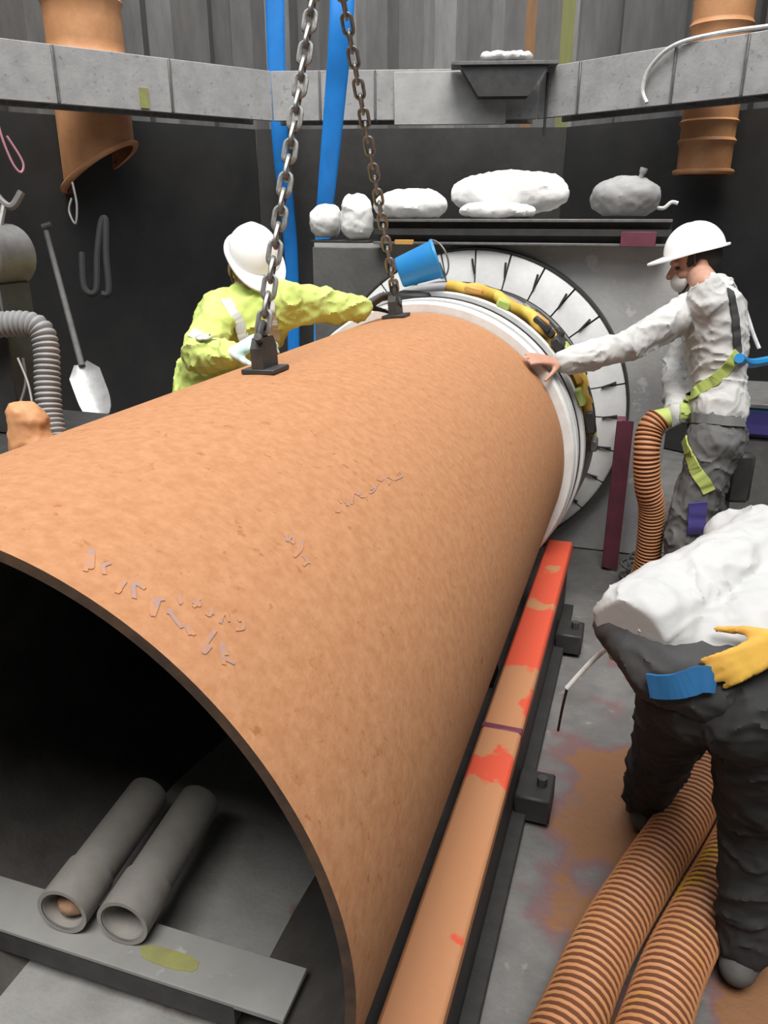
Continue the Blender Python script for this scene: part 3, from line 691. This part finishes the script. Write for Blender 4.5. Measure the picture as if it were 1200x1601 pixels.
# ------------------------------------------------------------------ corrugated hoses
def ribbed(name, pts, r, pitch, amp, m, label, cat='hose', group=None, n=20, sub=10, squash=None):
    P = smooth_path(pts, sub*4); out, acc = [P[0]], 0
    step = pitch/4; cur = P[0]; i = 1
    while i < len(P):
        d = (P[i]-cur).length
        if d >= step: cur = cur.lerp(P[i], step/d); out.append(cur.copy())
        else: i += 1
    rads = [r + amp*(1,.55,-1,.55)[k % 4] for k in range(len(out))]
    mb = MB().tube(out, rads, n)
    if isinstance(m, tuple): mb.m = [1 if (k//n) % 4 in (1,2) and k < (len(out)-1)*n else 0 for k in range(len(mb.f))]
    return mb.build(name, m) if label is None else tag(mb.build(name, m), label, cat, group)
hz = .076
h1 = [at_z(x, y, hz) for x, y in ((800,1760),(846,1680),(894,1590),(932,1500),(974,1425),(1022,1350),(1072,1274),(1104,1206))]
h1 += [h1[-1]+V((.05,.16,.0)), h1[-1]+V((.14,.42,.0)), h1[-1]+V((.35,.8,0))]
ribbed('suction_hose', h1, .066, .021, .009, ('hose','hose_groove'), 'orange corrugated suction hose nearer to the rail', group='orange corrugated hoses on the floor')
h2 = [at_z(x, y, hz) for x, y in ((880,1790),(925,1700),(972,1605),(1026,1505),(1064,1425),(1093,1350),(1126,1275),(1150,1215))]
h2 += [h2[-1]+V((.09,.2,0)), h2[-1]+V((.24,.5,0)), h2[-1]+V((.48,.8,0))]
H1 = smooth_path(h1, 16)
for _ in range(3):
    for i, p in enumerate(h2):
        q = min(H1, key=lambda a: (a-p).length); d = (p-q); d.z = 0
        if d.length < .158: h2[i] = q+d.normalized()*.158
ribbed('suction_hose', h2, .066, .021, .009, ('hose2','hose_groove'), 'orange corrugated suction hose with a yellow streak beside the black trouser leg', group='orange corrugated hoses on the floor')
# grey flexible duct at the left with its fan, bench and sack
table = thing('work_bench', (-1.25, 2.15, 0), 'dark steel bench behind the big pipe under the grey flexible duct', 'bench')
MB().box((-1.28, 2.10, 1.045), (.42, .30, .02), bev=.004).build('bench_top', 'dark', table)
for sx in (-1,1):
    for sy in (-1,1): MB().box((-1.28+sx*.38, 2.10+sy*.26, .512), (.025,.025,.512)).build('leg', 'dark', table)
gd = [at(-70,500,2.45), at(-20,508,2.45), at(35,506,2.45), at(62,515,2.45), at(72,545,2.45), at(74,600,2.45), at(78,650,2.45), at(88,695,2.44), at(100,760,2.42), at(112,850,2.42), at(118,960,2.42)]
fan = thing('blower', (gd[0].x-.22, gd[0].y-.05, 1.065), 'round grey blower housing on the dark bench feeding the flexible duct', 'blower')
fc = at(-8, 400, 2.5)
MB().tube([fc+V((0,-.09,0)), fc+V((0,-.075,0)), fc+V((0,.075,0)), fc+V((0,.09,0))], [.075,.095,.095,.075], 28).build('housing', 'steel', fan)
MB().tube([fc+V((0,-.12,0)), fc+V((0,-.09,0))], .04, 16).build('motor_cap', 'dark', fan)
MB().box(V((fc.x, fc.y, (1.068+fc.z-.08)/2)), (.06,.07,(fc.z-.08-1.068)/2), bev=.005).build('pedestal', 'dark', fan)
MB().tube(smooth_path([fc+V((-.06,0,-.05)), V((fc.x-.12, fc.y, (fc.z+gd[0].z)/2)), gd[0]], 6), .036, 16).build('outlet', 'dark', fan)
MB().tube(smooth_path([at(-10,300,2.5), at(6,318,2.5), at(20,322,2.5), at(34,300,2.5)], 5), .012, 8).build('lifting_eye', 'steel', fan)
MB().tube([at(6,322,2.5), fc+V((.02,0,.05))], .010, 8).build('eye_stem', 'steel', fan)
ribbed('flexible_duct', gd, .036, .017, .0045, 'hose_grey', 'grey ribbed flexible duct bending down beside the orange sack', 'duct', n=18, sub=5)
sc_ = at(48, 690, 2.33); mb = MB()
mb.box(V((sc_.x, sc_.y, 1.066+.075)), (.052,.05,.075), Matrix.Rotation(.3,3,'Z'), bev=.02).ell(V((sc_.x-.01, sc_.y, 1.066+.14)), (.05,.05,.035)).ell(V((sc_.x+.035, sc_.y, 1.066+.05)), (.04,.05,.05))
g2, n_ = remesh(mb, .008, 3); rumple(g2, n_, .007, 14, 4, (1,1,1), .7)
for p in g2.v:
    p.z = max(p.z, 1.066)
tag(g2.build('sack', 'tan'), 'crumpled orange sack on the bench beside the grey flexible duct', 'sack')
for i, (xa_, xb_) in enumerate(((28,40),(36,30))):
    cord('bench_wire', [at(xa_,560,2.4), at(xb_+4+6*i,600,2.38+.04*i), at(xb_+12-14*i,640,2.36+.06*i)], .004, 'steel', ('pale wire hanging over the orange sack nearer the duct', 'pale wire hanging over the orange sack further from the duct')[i], 'wire')

# shovel leaning against the shaded wall, spoil heap behind the pipe
sv = thing('shovel', at(176,700,5.15), 'long grey shovel leaning on the dark lining behind the big pipe', 'shovel')
ha, hb = at(72,362,5.4), at(128,572,5.25)
MB().tube([ha, hb], [.019,.022], 10).build('handle', 'wood', sv)
MB().tube([at(66,355,5.42), at(80,350,5.42)], .018, 8).build('grip', 'wood', sv)
bl = MB(); ax_ = (at(172,690,5.15)-hb).normalized(); rt_ = frame(ax_, RT); k = 10; vs = []
for i in range(k+1):
    t = i/k; w = .045+.06*min(1, t*5)*(1 if t < .6 else math.sqrt(max(0,1-((t-.6)/.42)**2)))
    for j in range(7):
        u = -1+2*j/6; vs.append(hb+ax_*(t*.40-.02)+rt_ @ V((u*w, .022*(u*u)-.02, 0)))
f = [(i*7+j, i*7+j+1, (i+1)*7+j+1, (i+1)*7+j) for i in range(k) for j in range(6)]; nv = len(vs)
b2 = [p+rt_ @ V((0,.006,0)) for p in vs]
bl.add(vs+b2, f+[tuple(nv+q for q in g[::-1]) for g in f]+[(i*7,(i+1)*7,nv+(i+1)*7,nv+i*7) for i in range(k)]+[(i*7+6,nv+i*7+6,nv+(i+1)*7+6,(i+1)*7+6) for i in range(k)]+[(k*7+j,k*7+j+1,nv+k*7+j+1,nv+k*7+j) for j in range(6)])
bl.build('blade', 'blade', sv)
hp_ = at(178,705,5.15); mb = MB(); vs, fs = [], []
for i in range(13):
    for j in range(28):
        r_ = i/12; a = 2*PI*j/28; x, y = r_*math.cos(a)*.75, r_*math.sin(a)*.6
        vs.append(V((hp_.x+x, hp_.y+y, -.03+(hp_.z-.0)*(1-r_**1.6)+.03*noise.noise((x*5, y*5, 2)))))
fs = [(i*28+j, i*28+(j+1) % 28, (i+1)*28+(j+1) % 28, (i+1)*28+j) for i in range(12) for j in range(28)]
mb.add(vs, fs); tag(mb.build('soil_heap', 'mud'), 'heap of dark soil under the shovel behind the big pipe', 'soil', kind='stuff')
cord('black_cable', [at(x, y, 5.3) for x, y in ((128,395),(132,450),(150,455),(152,400),(158,350),(165,345),(166,400),(170,455),(160,460))], .022, 'trouser_black', 'thick black cable loop hanging on the dark lining beside the shovel', 'cable')

# ------------------------------------------------------------------ right side: standing hose, pump, wire coil
sh_pts = [at(1012,860,3.55), at(1018,800,3.42), at(1012,760,3.35), at(1010,710,3.3), at(1016,672,3.3), at(1030,655,3.3)]
sh_pts = [V((sh_pts[0].x-.05, sh_pts[0].y+.1, .06)), V((sh_pts[0].x, sh_pts[0].y, .25))]+sh_pts[1:]
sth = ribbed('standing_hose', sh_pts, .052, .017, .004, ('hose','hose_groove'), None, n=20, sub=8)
tag(sth, 'orange corrugated hose standing up beside the grey shirt worker', 'hose')
MB().tube([at(1024,657,3.3), at(1046,652,3.29)], .042, 16).build('coupling', 'hivis2', sth)['label'] = 'pale yellow-green coupling'
pmp = thing('pump_unit', (1.72, 4.45, 0), 'grey pump unit with a blue and indigo cover behind the grey shirt worker', 'pump')
MB().box((1.72, 4.45, .36), (.42, .28, .36), bev=.02).build('body', 'conc_dark', pmp)
MB().box((1.72, 4.45, .80), (.44, .30, .075), bev=.02).build('cover', 'indigo', pmp)['label'] = 'indigo cover'
MB().box((1.74, 4.17, .83), (.36, .02, .045), bev=.006).build('panel', 'teal', pmp)['label'] = 'deep blue panel'
MB().box((1.72, 4.45, .885), (.45, .31, .012), bev=.004).build('lid_edge', 'steel', pmp)
cl = MB(); pts = []
for i in range(150): a = i*.26; q = .17+.02*math.sin(i*.7); pts.append((1.06+q*math.cos(a), 3.86+q*.8*math.sin(a), .012+.0009*i+.01*noise.noise((i*.3,0,0))))
cl.tube(pts, .006, 6); tag(cl.build('wire_coil', 'steel'), 'coil of grey wire on the floor behind the orange standing hose', 'wire coil')

# ------------------------------------------------------------------ people
def seg_hand(mb, w, d, nrm, sgn, curl, s=1.0, spread=.10, thumb=.6):
    d = V(d).normalized(); nrm = V(nrm); nrm = (nrm-d*nrm.dot(d)).normalized(); sd = d.cross(nrm)*sgn    # sd points to the thumb side
    w = V(w)
    for i, u in enumerate((.026, .009, -.009, -.026)):
        k = w + d*.085*s + sd*u*s
        mb.cone(w + d*.015*s + sd*u*.7*s, k, .0145*s, .0115*s, 10)
        q = d + sd*spread*(u/.026); q.normalize(); L = (.042,.048,.045,.034)[i]*s; p = k; a = curl[0]
        for j in range(3):
            dr_ = (q*math.cos(a)+nrm*math.sin(a)); e = p+dr_*L*(1,.68,.5)[j]
            mb.cone(p, e, (.0098,.009,.008)[j]*s, (.009,.008,.0072)[j]*s, 10); p = e; a += curl[1]
    tb_ = w + d*.025*s + sd*.026*s; td = (d*.72+sd*thumb+nrm*.35).normalized()
    m1 = tb_+td*.045*s; mb.cone(tb_, m1, .0145*s, .0115*s, 10); td2 = (td+nrm*.35+d*.3).normalized(); m2 = m1+td2*.033*s
    mb.cone(m1, m2, .0112*s, .0095*s, 10); mb.cone(m2, m2+(td2+nrm*.2).normalized()*.024*s, .0095*s, .008*s, 10)
def limb(mb, pts, rs, n=16):
    for i in range(len(pts)-1): mb.cone(pts[i], pts[i+1], rs[i], rs[i+1], n)
def person(loc, label, J, cl):
    """J: joints in world metres. cl: clothing settings."""
    th = thing('person', loc, label, 'person')
    hf, hu = V(J['face']).normalized(), V(J['up']).normalized(); hr = hf.cross(hu).normalized(); hu = hr.cross(hf)
    H = Matrix(((hr.x, hf.x, hu.x), (hr.y, hf.y, hu.y), (hr.z, hf.z, hu.z))); hc = V(J['head'])
    def hp(x, y, z): return hc + H @ V((x, y, z))
    tw = cl.get('tw', 1.0)
    def torso(mb, g, tuck=False):
        g = g-.115*(1-tw)
        for s in 'LR':
            mb.cone(J['pel'].lerp(J['waist'], .6) if tuck else J['hip'+s].lerp(J['pel'], .25), J['waist']+(J['sh'+s]-J['chest'])*.38, .115+g, .105+g)
            mb.cone(J['waist']+(J['sh'+s]-J['chest'])*.38, J['chest']+(J['sh'+s]-J['chest'])*.42, .108+g, .122+g)
            mb.cone(J['chest']+(J['sh'+s]-J['chest'])*.42, J['sh'+s].lerp(J['chest'], .22), .11+g, .07+g)
        mb.cone(J['shL'].lerp(J['chest'],.15), J['shR'].lerp(J['chest'],.15), .075+g, .075+g)
    # --- body: one continuous surface
    mb = MB()
    torso(mb, -.030)
    mb.cone(J['chest'].lerp(J['neck'], .5), J['neck'], .060, .056); mb.cone(J['neck'], hp(0,-.012,-.05), .056, .054)
    for s in 'LR':
        mb.cone(J['sh'+s].lerp(J['chest'], .2), J['sh'+s], .050, .046)
        limb(mb, [J['sh'+s], J['el'+s], J['wr'+s]], [.046,.038,.027])
        limb(mb, [J['hip'+s], J['kn'+s], J['an'+s]], [.088,.058,.042])
        mb.cone(J['an'+s]+V((0,0,-.03)), J['toe'+s]+V((0,0,.0)), .04, .03)
        d, nm, cu = J['hand'+s]; seg_hand(mb, J['wr'+s], d, nm, -1 if s == 'R' else 1, cu, cl.get('hand_s', 1.0))
    mb.ell(hp(0,-.008,.035), (.076,.097,.098), H); mb.ell(hp(0,.022,-.035), (.060,.072,.080), H)
    mb.ell(hp(0,.062,-.085), (.030,.026,.024), H)
    mb.cone(hp(0,.092,.0), hp(0,.112,-.032), .012, .016, 10); mb.cone(hp(-.04,.082,.018), hp(.04,.082,.018), .014, .014, 10)
    for sx in (-1,1):
        mb.ell(hp(sx*.076,-.01,-.012), (.012,.026,.034), H, 12, 8); mb.ell(hp(sx*.04,.066,-.03), (.022,.022,.022), H, 12, 8)
    body, nb2 = remesh(mb, .0062, 4, .45)
    # region colours on the one surface: skin everywhere, gloves from the wrist on
    mats = ['skin', cl.get('gloveL', 'skin'), cl.get('gloveR', 'skin')]
    for k, f in enumerate(body.f):
        c = body.v[f[0]]
        for q, s in ((1,'L'),(2,'R')):
            d = V(J['hand'+s][0]).normalized()
            if (c-J['wr'+s]).length < .24 and (c-J['wr'+s]).dot(d) > -.03: body.m[k] = q
    body.build('body', mats, th)
    # --- face details
    for sx in (-1,1): MB().ell(hp(sx*.033,.083,.000), (.013,.010,.008), H, 12, 8).build('eye', 'eye', th)
    MB().ell(hp(0,.092,-.062), (.024,.008,.007), H, 12, 8).build('mouth', 'lip', th)
    hr_ = MB().ell(hp(0,-.018,.03), (.082,.098,.095), H, 24, 16)
    hr_.f = [f for f in hr_.f if all((H.transposed() @ (hr_.v[i]-hc)).y < .055-.6*max(0,-(H.transposed() @ (hr_.v[i]-hc)).z-.0) and (H.transposed() @ (hr_.v[i]-hc)).z > -.05 for i in f)]; hr_.m = [0]*len(hr_.f)
    hr_.build('hair', 'hair', th)
    if cl.get('mask'):
        mk = MB().ell(hp(0,.055,-.062), (.058,.055,.05), H, 20, 14); mk.build('face_mask', 'white', th)['label'] = 'white mask over mouth and chin'
    # --- hard hat: shell with ridge, brim, band
    if cl.get('hat', True):
        hs = cl.get('hs', 1.0); mbh = MB(); n, m_ = 40, 14; vs = []
        for i in range(m_+1):
            t = PI/2*i/m_
            for j in range(n):
                a = 2*PI*j/n; ridge = .006*math.exp(-(math.cos(a)*math.sin(t)/.14)**2)*math.sin(t)**.3
                vs.append(hp(hs*(.112*math.cos(a)*math.sin(t)), hs*(.138*math.sin(a)*math.sin(t))-.004, .052+hs*(.128*math.cos(t)+ridge)))
        nn = len(vs); ins_ = [hc+(v-hc)*.965 for v in vs]
        mbh.add(vs, [(i*n+j, (i+1)*n+j, (i+1)*n+(j+1) % n, i*n+(j+1) % n) for i in range(m_) for j in range(n)])
        mbh.add(ins_, [(i*n+j, i*n+(j+1) % n, (i+1)*n+(j+1) % n, (i+1)*n+j) for i in range(m_) for j in range(n)])
        hat = mbh.build('hard_hat', cl.get('hat_m', 'white_hat'), th); hat['label'] = 'white hard hat'
        br = MB(); vs = []
        for q, dz in ((.95,.004),(1.0,.004),(1.0,-.003),(.95,-.003)):
            for j in range(n):
                a = 2*PI*j/n; f_ = max(0, math.sin(a)); ex = (.018+.055*f_**2)*(1 if q == 1 else 0)
                vs.append(hp(hs*(.112*math.cos(a))*(1 if q == 1 else .95)+ex*math.cos(a)*.6, hs*.138*math.sin(a)*(1 if q == 1 else .95)-.004+ex*math.sin(a), .052+dz-(.016*f_**2 if q == 1 else 0)))
        br.add(vs, [(k*n+j, k*n+(j+1) % n, ((k+1) % 4)*n+(j+1) % n, ((k+1) % 4)*n+j) for k in range(4) for j in range(n)]); br.build('brim', cl.get('hat_m', 'white_hat'), hat)
        sp = [hp(.084*math.cos(a), .02, -.02+.1*math.sin(a)) if False else None for a in ()]
        MB().tube(smooth_path([hp(-.088,.02,.045), hp(-.082,.03,-.03), hp(-.03,.07,-.105), hp(.03,.07,-.105), hp(.082,.03,-.03), hp(.088,.02,.045)], 6), .005, 6).build('chin_strap', 'dark', hat)
    # --- jacket or shirt
    mb = MB(); g = cl.get('top_g', .012); torso(mb, g, cl.get('tuck', False))
    if 'hem' in cl: 
        for a, b, r in cl['hem']: mb.cone(a, b, r, r)
    mb.cone(J['chest'].lerp(J['neck'], .6), J['chest'].lerp(J['neck'], .86), .085, .072)
    for s in 'LR':
        mb.cone(J['sh'+s].lerp(J['chest'], .2), J['sh'+s], .072+g, .066+g)
        cu = J['el'+s].lerp(J['wr'+s], cl.get('cuff', .86))
        limb(mb, [J['sh'+s], J['el'+s], cu], [.062+g, .050+g, .040+g*.6])
    top, nt_ = remesh(mb, .0072, 5, .5)
    rumple(top, nt_, cl.get('rum', .009), 8.5, cl.get('seed', 0), cl.get('rst', (1,1,1)), 1.0)
    if 'cut' in cl:                                       # a straight hem
        cp, cn = V(cl['cut'][0]), V(cl['cut'][1]).normalized()
        for i, p in enumerate(top.v):
            q = (p-cp).dot(cn)
            if 0 < q < .4: top.v[i] = p-cn*q
    tp = top.build(cl.get('top_name', 'jacket'), cl['top'], th)
    if 'top_label' in cl: tp['label'] = cl['top_label']
    # --- trousers and boots
    mb = MB()
    for s in 'LR':
        mb.cone(J['hip'+s].lerp(J['pel'], .25), J['pel'].lerp(J['waist'], .45 if tw < .85 else .55)+(J['sh'+s]-J['chest'])*.30*tw, .128*tw**.5, .112*tw)
        limb(mb, [J['hip'+s], J['kn'+s], J['an'+s]+V((0,0,.02))], [.112*tw**.6,.085*tw**.4,.070*tw**.3])
    mb.cone(J['hipL'], J['hipR'], .118*tw**.5, .118*tw**.5)
    tr_, nt_ = remesh(mb, .008, 5, .5); rumple(tr_, nt_, .010, 9, 3+cl.get('seed', 0), (1,1,1), .9)
    trs = tr_.build('trousers', cl['trousers'], th)
    for s in 'LR':
        mb = MB(); a = J['an'+s]; f_ = (J['toe'+s]-a); f_.z = 0; f_.normalize(); sole = a.z-.075
        mb.cone(a+V((0,0,.09)), a+V((0,0,-.02)), .058, .052); b0_ = V((a.x, a.y, sole+.045))
        mb.cone(b0_-f_*.04, b0_+f_*.15, .045, .042); mb.cone(b0_+f_*.1+V((0,0,.012)), b0_+f_*.17, .045, .042)
        bt, nb3 = remesh(mb, .008, 3)
        for p in bt.v: p.z = max(p.z, sole)
        bt.build('boot', 'boot', th)
    return th, hp, H, (top, tr_)
from mathutils.bvhtree import BVHTree
def hug(meshes, px, off=.006):
    """points on the clothing where these pixels fall, and the way out of the cloth there"""
    tr = [BVHTree.FromPolygons(m.v, m.f) for m in meshes]; out = []
    for x, y in px:
        d = ray(x, y).normalized(); best = None
        for t in tr:
            h = t.ray_cast(EYE, d)
            if h[0] is not None and (best is None or h[3] < best[3]): best = h
        if best: n = best[1] if best[1].dot(d) < 0 else -best[1]; out.append((best[0]+n*off, n))
    return out
def strap(parent, meshes, px, w, t, name, m, label=None, off=.006):
    h = hug(meshes, px, off)
    if len(h) > 1:
        P = [p for p, n in h]
        return band(parent, P, w, t, name, m, label, nrm=lambda p: sum((q[1] for q in sorted(h, key=lambda q: (q[0]-p).length)[:7]), V((0,0,0))).normalized())
def line(pts, n=6):
    out = []
    for a, b in zip(pts, pts[1:]): out += [(a[0]+(b[0]-a[0])*i/n, a[1]+(b[1]-a[1])*i/n) for i in range(n)]
    return out+[pts[-1]]
def band(parent, pts, w, t, name, m, label=None, nrm=None):
    """a flat webbing strap along pts; nrm points away from the body."""
    P = smooth_path(pts, 8); k = len(P); mb = MB(); vs = []
    for i, p in enumerate(P):
        tg = (P[min(i+1,k-1)]-P[max(i-1,0)]).normalized(); nn = V(nrm(p) if callable(nrm) else nrm); nn = (nn-tg*nn.dot(tg)).normalized(); sd = tg.cross(nn)
        vs += [p+sd*w/2+nn*t/2, p-sd*w/2+nn*t/2, p-sd*w/2-nn*t/2, p+sd*w/2-nn*t/2]
    mb.add(vs, [(i*4+j, i*4+(j+1) % 4, (i+1)*4+(j+1) % 4, (i+1)*4+j) for i in range(k-1) for j in range(4)]+[(0,1,2,3),((k-1)*4+3,(k-1)*4+2,(k-1)*4+1,(k-1)*4)])
    o = mb.build(name, m, parent, angle=60)
    if label: o['label'] = label
    return o

# 1. worker in the yellow jacket, behind the casing
J = dict(head=at(394,418,2.96), face=(.62,-.62,-.62), up=(.30,-.30,.90), pel=V((-.87,2.86,.92)), waist=V((-.80,2.84,1.10)), chest=V((-.63,2.76,1.33)), neck=V((-.56,2.74,1.47)),
         shL=at(446,474,2.90), shR=at(346,486,2.94), elL=at(510,478,3.0), wrL=at(566,482,3.07), elR=at(312,556,2.74), wrR=at(366,552,2.56),
         hipL=V((-.86,2.95,.90)), hipR=V((-.90,2.77,.90)), knL=V((-.90,3.00,.50)), knR=V((-.93,2.72,.50)), anL=V((-1.0,3.02,.085)), anR=V((-1.03,2.70,.085)), toeL=V((-.84,3.02,.05)), toeR=V((-.87,2.69,.05)))
J['handL'] = (at(600,462,3.08)-J['wrL'], (.2,-.3,-.8), (.35,.75)); J['handR'] = (at(418,522,2.46)-J['wrR'], (.3,.5,-.6), (.35,.7))
pA, hpA, HA, mA = person((-.87,2.86,0), 'worker in a yellow jacket and white hard hat reaching over the pipe to the chain', J,
       dict(top='hivis', top_name='jacket', trousers='trouser_grey', gloveL='glove', gloveR='glove_pale', seed=1, rum=.011, hs=.86, tw=.93))
strap(pA, mA, line([(352,470),(372,500),(388,540)]), .04, .005, 'reflective_tape', 'reflect')
strap(pA, mA, line([(420,460),(424,490),(428,530)]), .04, .005, 'reflective_tape', 'reflect')
strap(pA, mA, line([(300,520),(314,528),(332,530)]), .035, .005, 'reflective_tape', 'reflect')
# 2. worker in the grey shirt at the far end
d0 = 3.42
J = dict(head=at(1086,412,d0), face=(-.93,-.22,-.22), up=(-.16,.0,.98), pel=V((1.20,3.50,.90)), waist=V((1.19,3.50,1.06)), chest=V((1.14,3.51,1.32)), neck=V((1.075,3.52,1.49)),
         shL=at(1118,462,3.28), shR=at(1096,462,3.62), elL=at(985,540,3.22), wrL=at(872,568,3.20), elR=at(1056,580,3.62), wrR=at(1060,655,3.34),
         hipL=V((1.19,3.42,.87)), hipR=V((1.21,3.58,.87)), knL=V((1.12,3.38,.48)), knR=V((1.22,3.62,.48)), anL=V((1.16,3.38,.085)), anR=V((1.30,3.66,.085)), toeL=V((1.00,3.35,.05)), toeR=V((1.14,3.64,.05)))
hn = cyl_hit(806,560); J['handL'] = (hn+V((hn.x,0,hn.z-AZ)).normalized()*.022-J['wrL'], (-.45,.1,-.8), (.06,.12)); J['handR'] = (at(1038,662,3.30)-J['wrR'], (-.2,.5,-.8), (.5,.8))
pB, hpB, HB, mB = person((1.2,3.5,0), 'worker in grey shirt and white hard hat with one hand on the far pipe end', J,
       dict(top='grey_shirt', top_name='shirt', trousers='trouser_grey', gloveR='steel', mask=True, tuck=True, seed=5, rum=.010, cuff=.93, hs=.93, tw=.86))
strap(pB, mB, line([(1152,552),(1128,585),(1092,610),(1072,628),(1067,668)]), .045, .005, 'harness_strap', 'hivis2', 'yellow-green harness strap')
strap(pB, mB, line([(1140,455),(1148,500),(1152,552)]), .035, .005, 'harness_strap', 'grey_under')
strap(pB, mB, line([(1068,672),(1074,700),(1088,735),(1108,768)]), .05, .006, 'leg_strap', 'hivis2', 'yellow-green leg strap')
strap(pB, mB, line([(1062,652),(1100,655),(1162,662)]), .04, .005, 'waist_belt', 'trouser_grey')
h = hug(mB, [(1148,745)], .02)
if h: MB().box(h[0][0], (.05,.03,.11), Matrix.Rotation(.2,3,'Z'), bev=.015).build('tool_pouch', 'web', pB)
strap(pB, mB, line([(1090,784),(1088,805),(1086,832)]), .07, .010, 'pocket_rag', 'indigo', 'indigo rag', off=.01)
h = hug(mB, [(1140,445)], .01)
MB().tube(smooth_path([h[0][0] if h else at(1140,440,3.4), at(1162,478,3.42), at(1176,520,3.45), at(1186,545,3.45)], 8), .009, 8).build('lanyard', 'rope_white', pB)
h = hug(mB, [(1150,560)], .024)
cord('blue_sling', [h[0][0] if h else at(1140,548,3.32), at(1172,568,3.32), at(1210,562,3.5), at(1300,548,3.9), (at(1300,548,3.9)+PL[2]+tr*2.5+V((0,0,2.42)))/2-V((0,0,.12)), PL[2]+tr*2.5-nr_*.02+V((0,0,2.42))], .020, 'blue_pail', 'blue sling running from the back of the grey shirt worker', 'sling')

# 3. worker in the white shirt bending over the hoses, near the camera
J = dict(pel=V((1.10,1.50,.85)), waist=V((1.06,1.60,.945)), chest=V((1.24,1.86,1.00)), neck=V((1.38,2.04,.99)), head=V((1.46,2.18,.94)), face=(.45,.55,-.7), up=(.55,.62,.55),
         shL=V((1.15,2.00,.99)), shR=V((1.42,1.78,.96)), elL=V((1.24,2.20,.72)), wrL=V((1.40,2.28,.48)), elR=at(1310,905,1.58), wrR=at(1226,1002,1.47),
         hipL=at_z(1078,1066,.83), hipR=at_z(1190,1110,.83), knL=at_z(1038,1172,.45), knR=at_z(1182,1290,.45), anL=at_z(1008,1250,.085), anR=at_z(1164,1480,.085))
J['toeL'] = J['anL']+V((-.01,.14,-.035)); J['toeR'] = J['anR']+V((.05,.13,-.035))
J['handL'] = ((.1,.15,-.9), (.3,-.6,0), (.4,.6)); J['handR'] = (at(1112,1060,1.46)-J['wrR'], (.1,.9,-.3), (.2,.3))
pC, hpC, HC, mC = person((1.15,1.6,0), 'worker bending over the orange hoses in a white shirt and black trousers', J,
       dict(top='white_shirt', top_name='shirt', top_label='white shirt', trousers='trouser_black', gloveL='glove_yellow', gloveR='glove_yellow', cuff=.30, hand_s=.88, tuck=True, seed=9, rum=.009, top_g=.012, tw=.80,
            hem=[(at_z(992,958,.96), at_z(1056,1012,.92), .062), (at_z(1012,975,.95), at_z(1180,880,1.0), .105), (at_z(1060,1000,.935), at_z(1150,945,.95), .075)],
            cut=(at_z(1004,1002,.95), at_z(1004,1002,.95)-at_z(1100,925,.99))))
mb = MB(); a_, b_, c_ = at_z(972,976,.935), at_z(1036,1044,.895), at_z(1110,1062,.88)
mb.cone(a_, b_, .052, .07); mb.cone(b_, c_, .072, .09); mb.cone(at_z(980,972,.94), at_z(1056,1030,.90), .045, .06)
u_, n_ = remesh(mb, .008, 5); rumple(u_, n_, .007, 9, 2, (1,1,1), .9); u_.build('undershirt', 'grey_under', pC)
strap(pC, (*mC, u_), line([(1016,1068),(1050,1070),(1114,1060)]), .05, .006, 'hip_belt', 'teal', 'blue hip belt', off=.012)
h = hug(mC, [(1000,985)], -.004)
if h:
    p0_ = h[0][0]
    MB().tube(smooth_path([p0_, at(940,1020,1.75), at(886,1076,1.82)], 8), .006, 8).build('lanyard', 'rope_white', pC)['label'] = 'white lanyard'
    MB().tube(smooth_path([at(886,1076,1.82), at(878,1110,1.95), at(872,1142,2.1)], 8), .0035, 6).build('lanyard', 'web', pC)

# ------------------------------------------------------------------ light and view
w = bpy.data.worlds.new('sky'); S.world = w; w.use_nodes = True
bg = w.node_tree.nodes['Background']; bg.inputs['Color'].default_value = (.93,.96,1,1); bg.inputs['Strength'].default_value = 1.5
sun = bpy.data.lights.new('sun', 'SUN'); sun.energy = 2.6; sun.angle = math.radians(30); sun.color = (1,.97,.92)
so = bpy.data.objects.new('sun', sun); COL.objects.link(so); so.rotation_euler = V((.10,-.42,.90)).to_track_quat('Z','Y').to_euler()
S.view_settings.view_transform = 'Standard'; S.view_settings.look = 'None'; S.view_settings.gamma = 1; S.view_settings.exposure = .55
for o in bpy.data.objects:
    if '_org' in o: del o['_org']
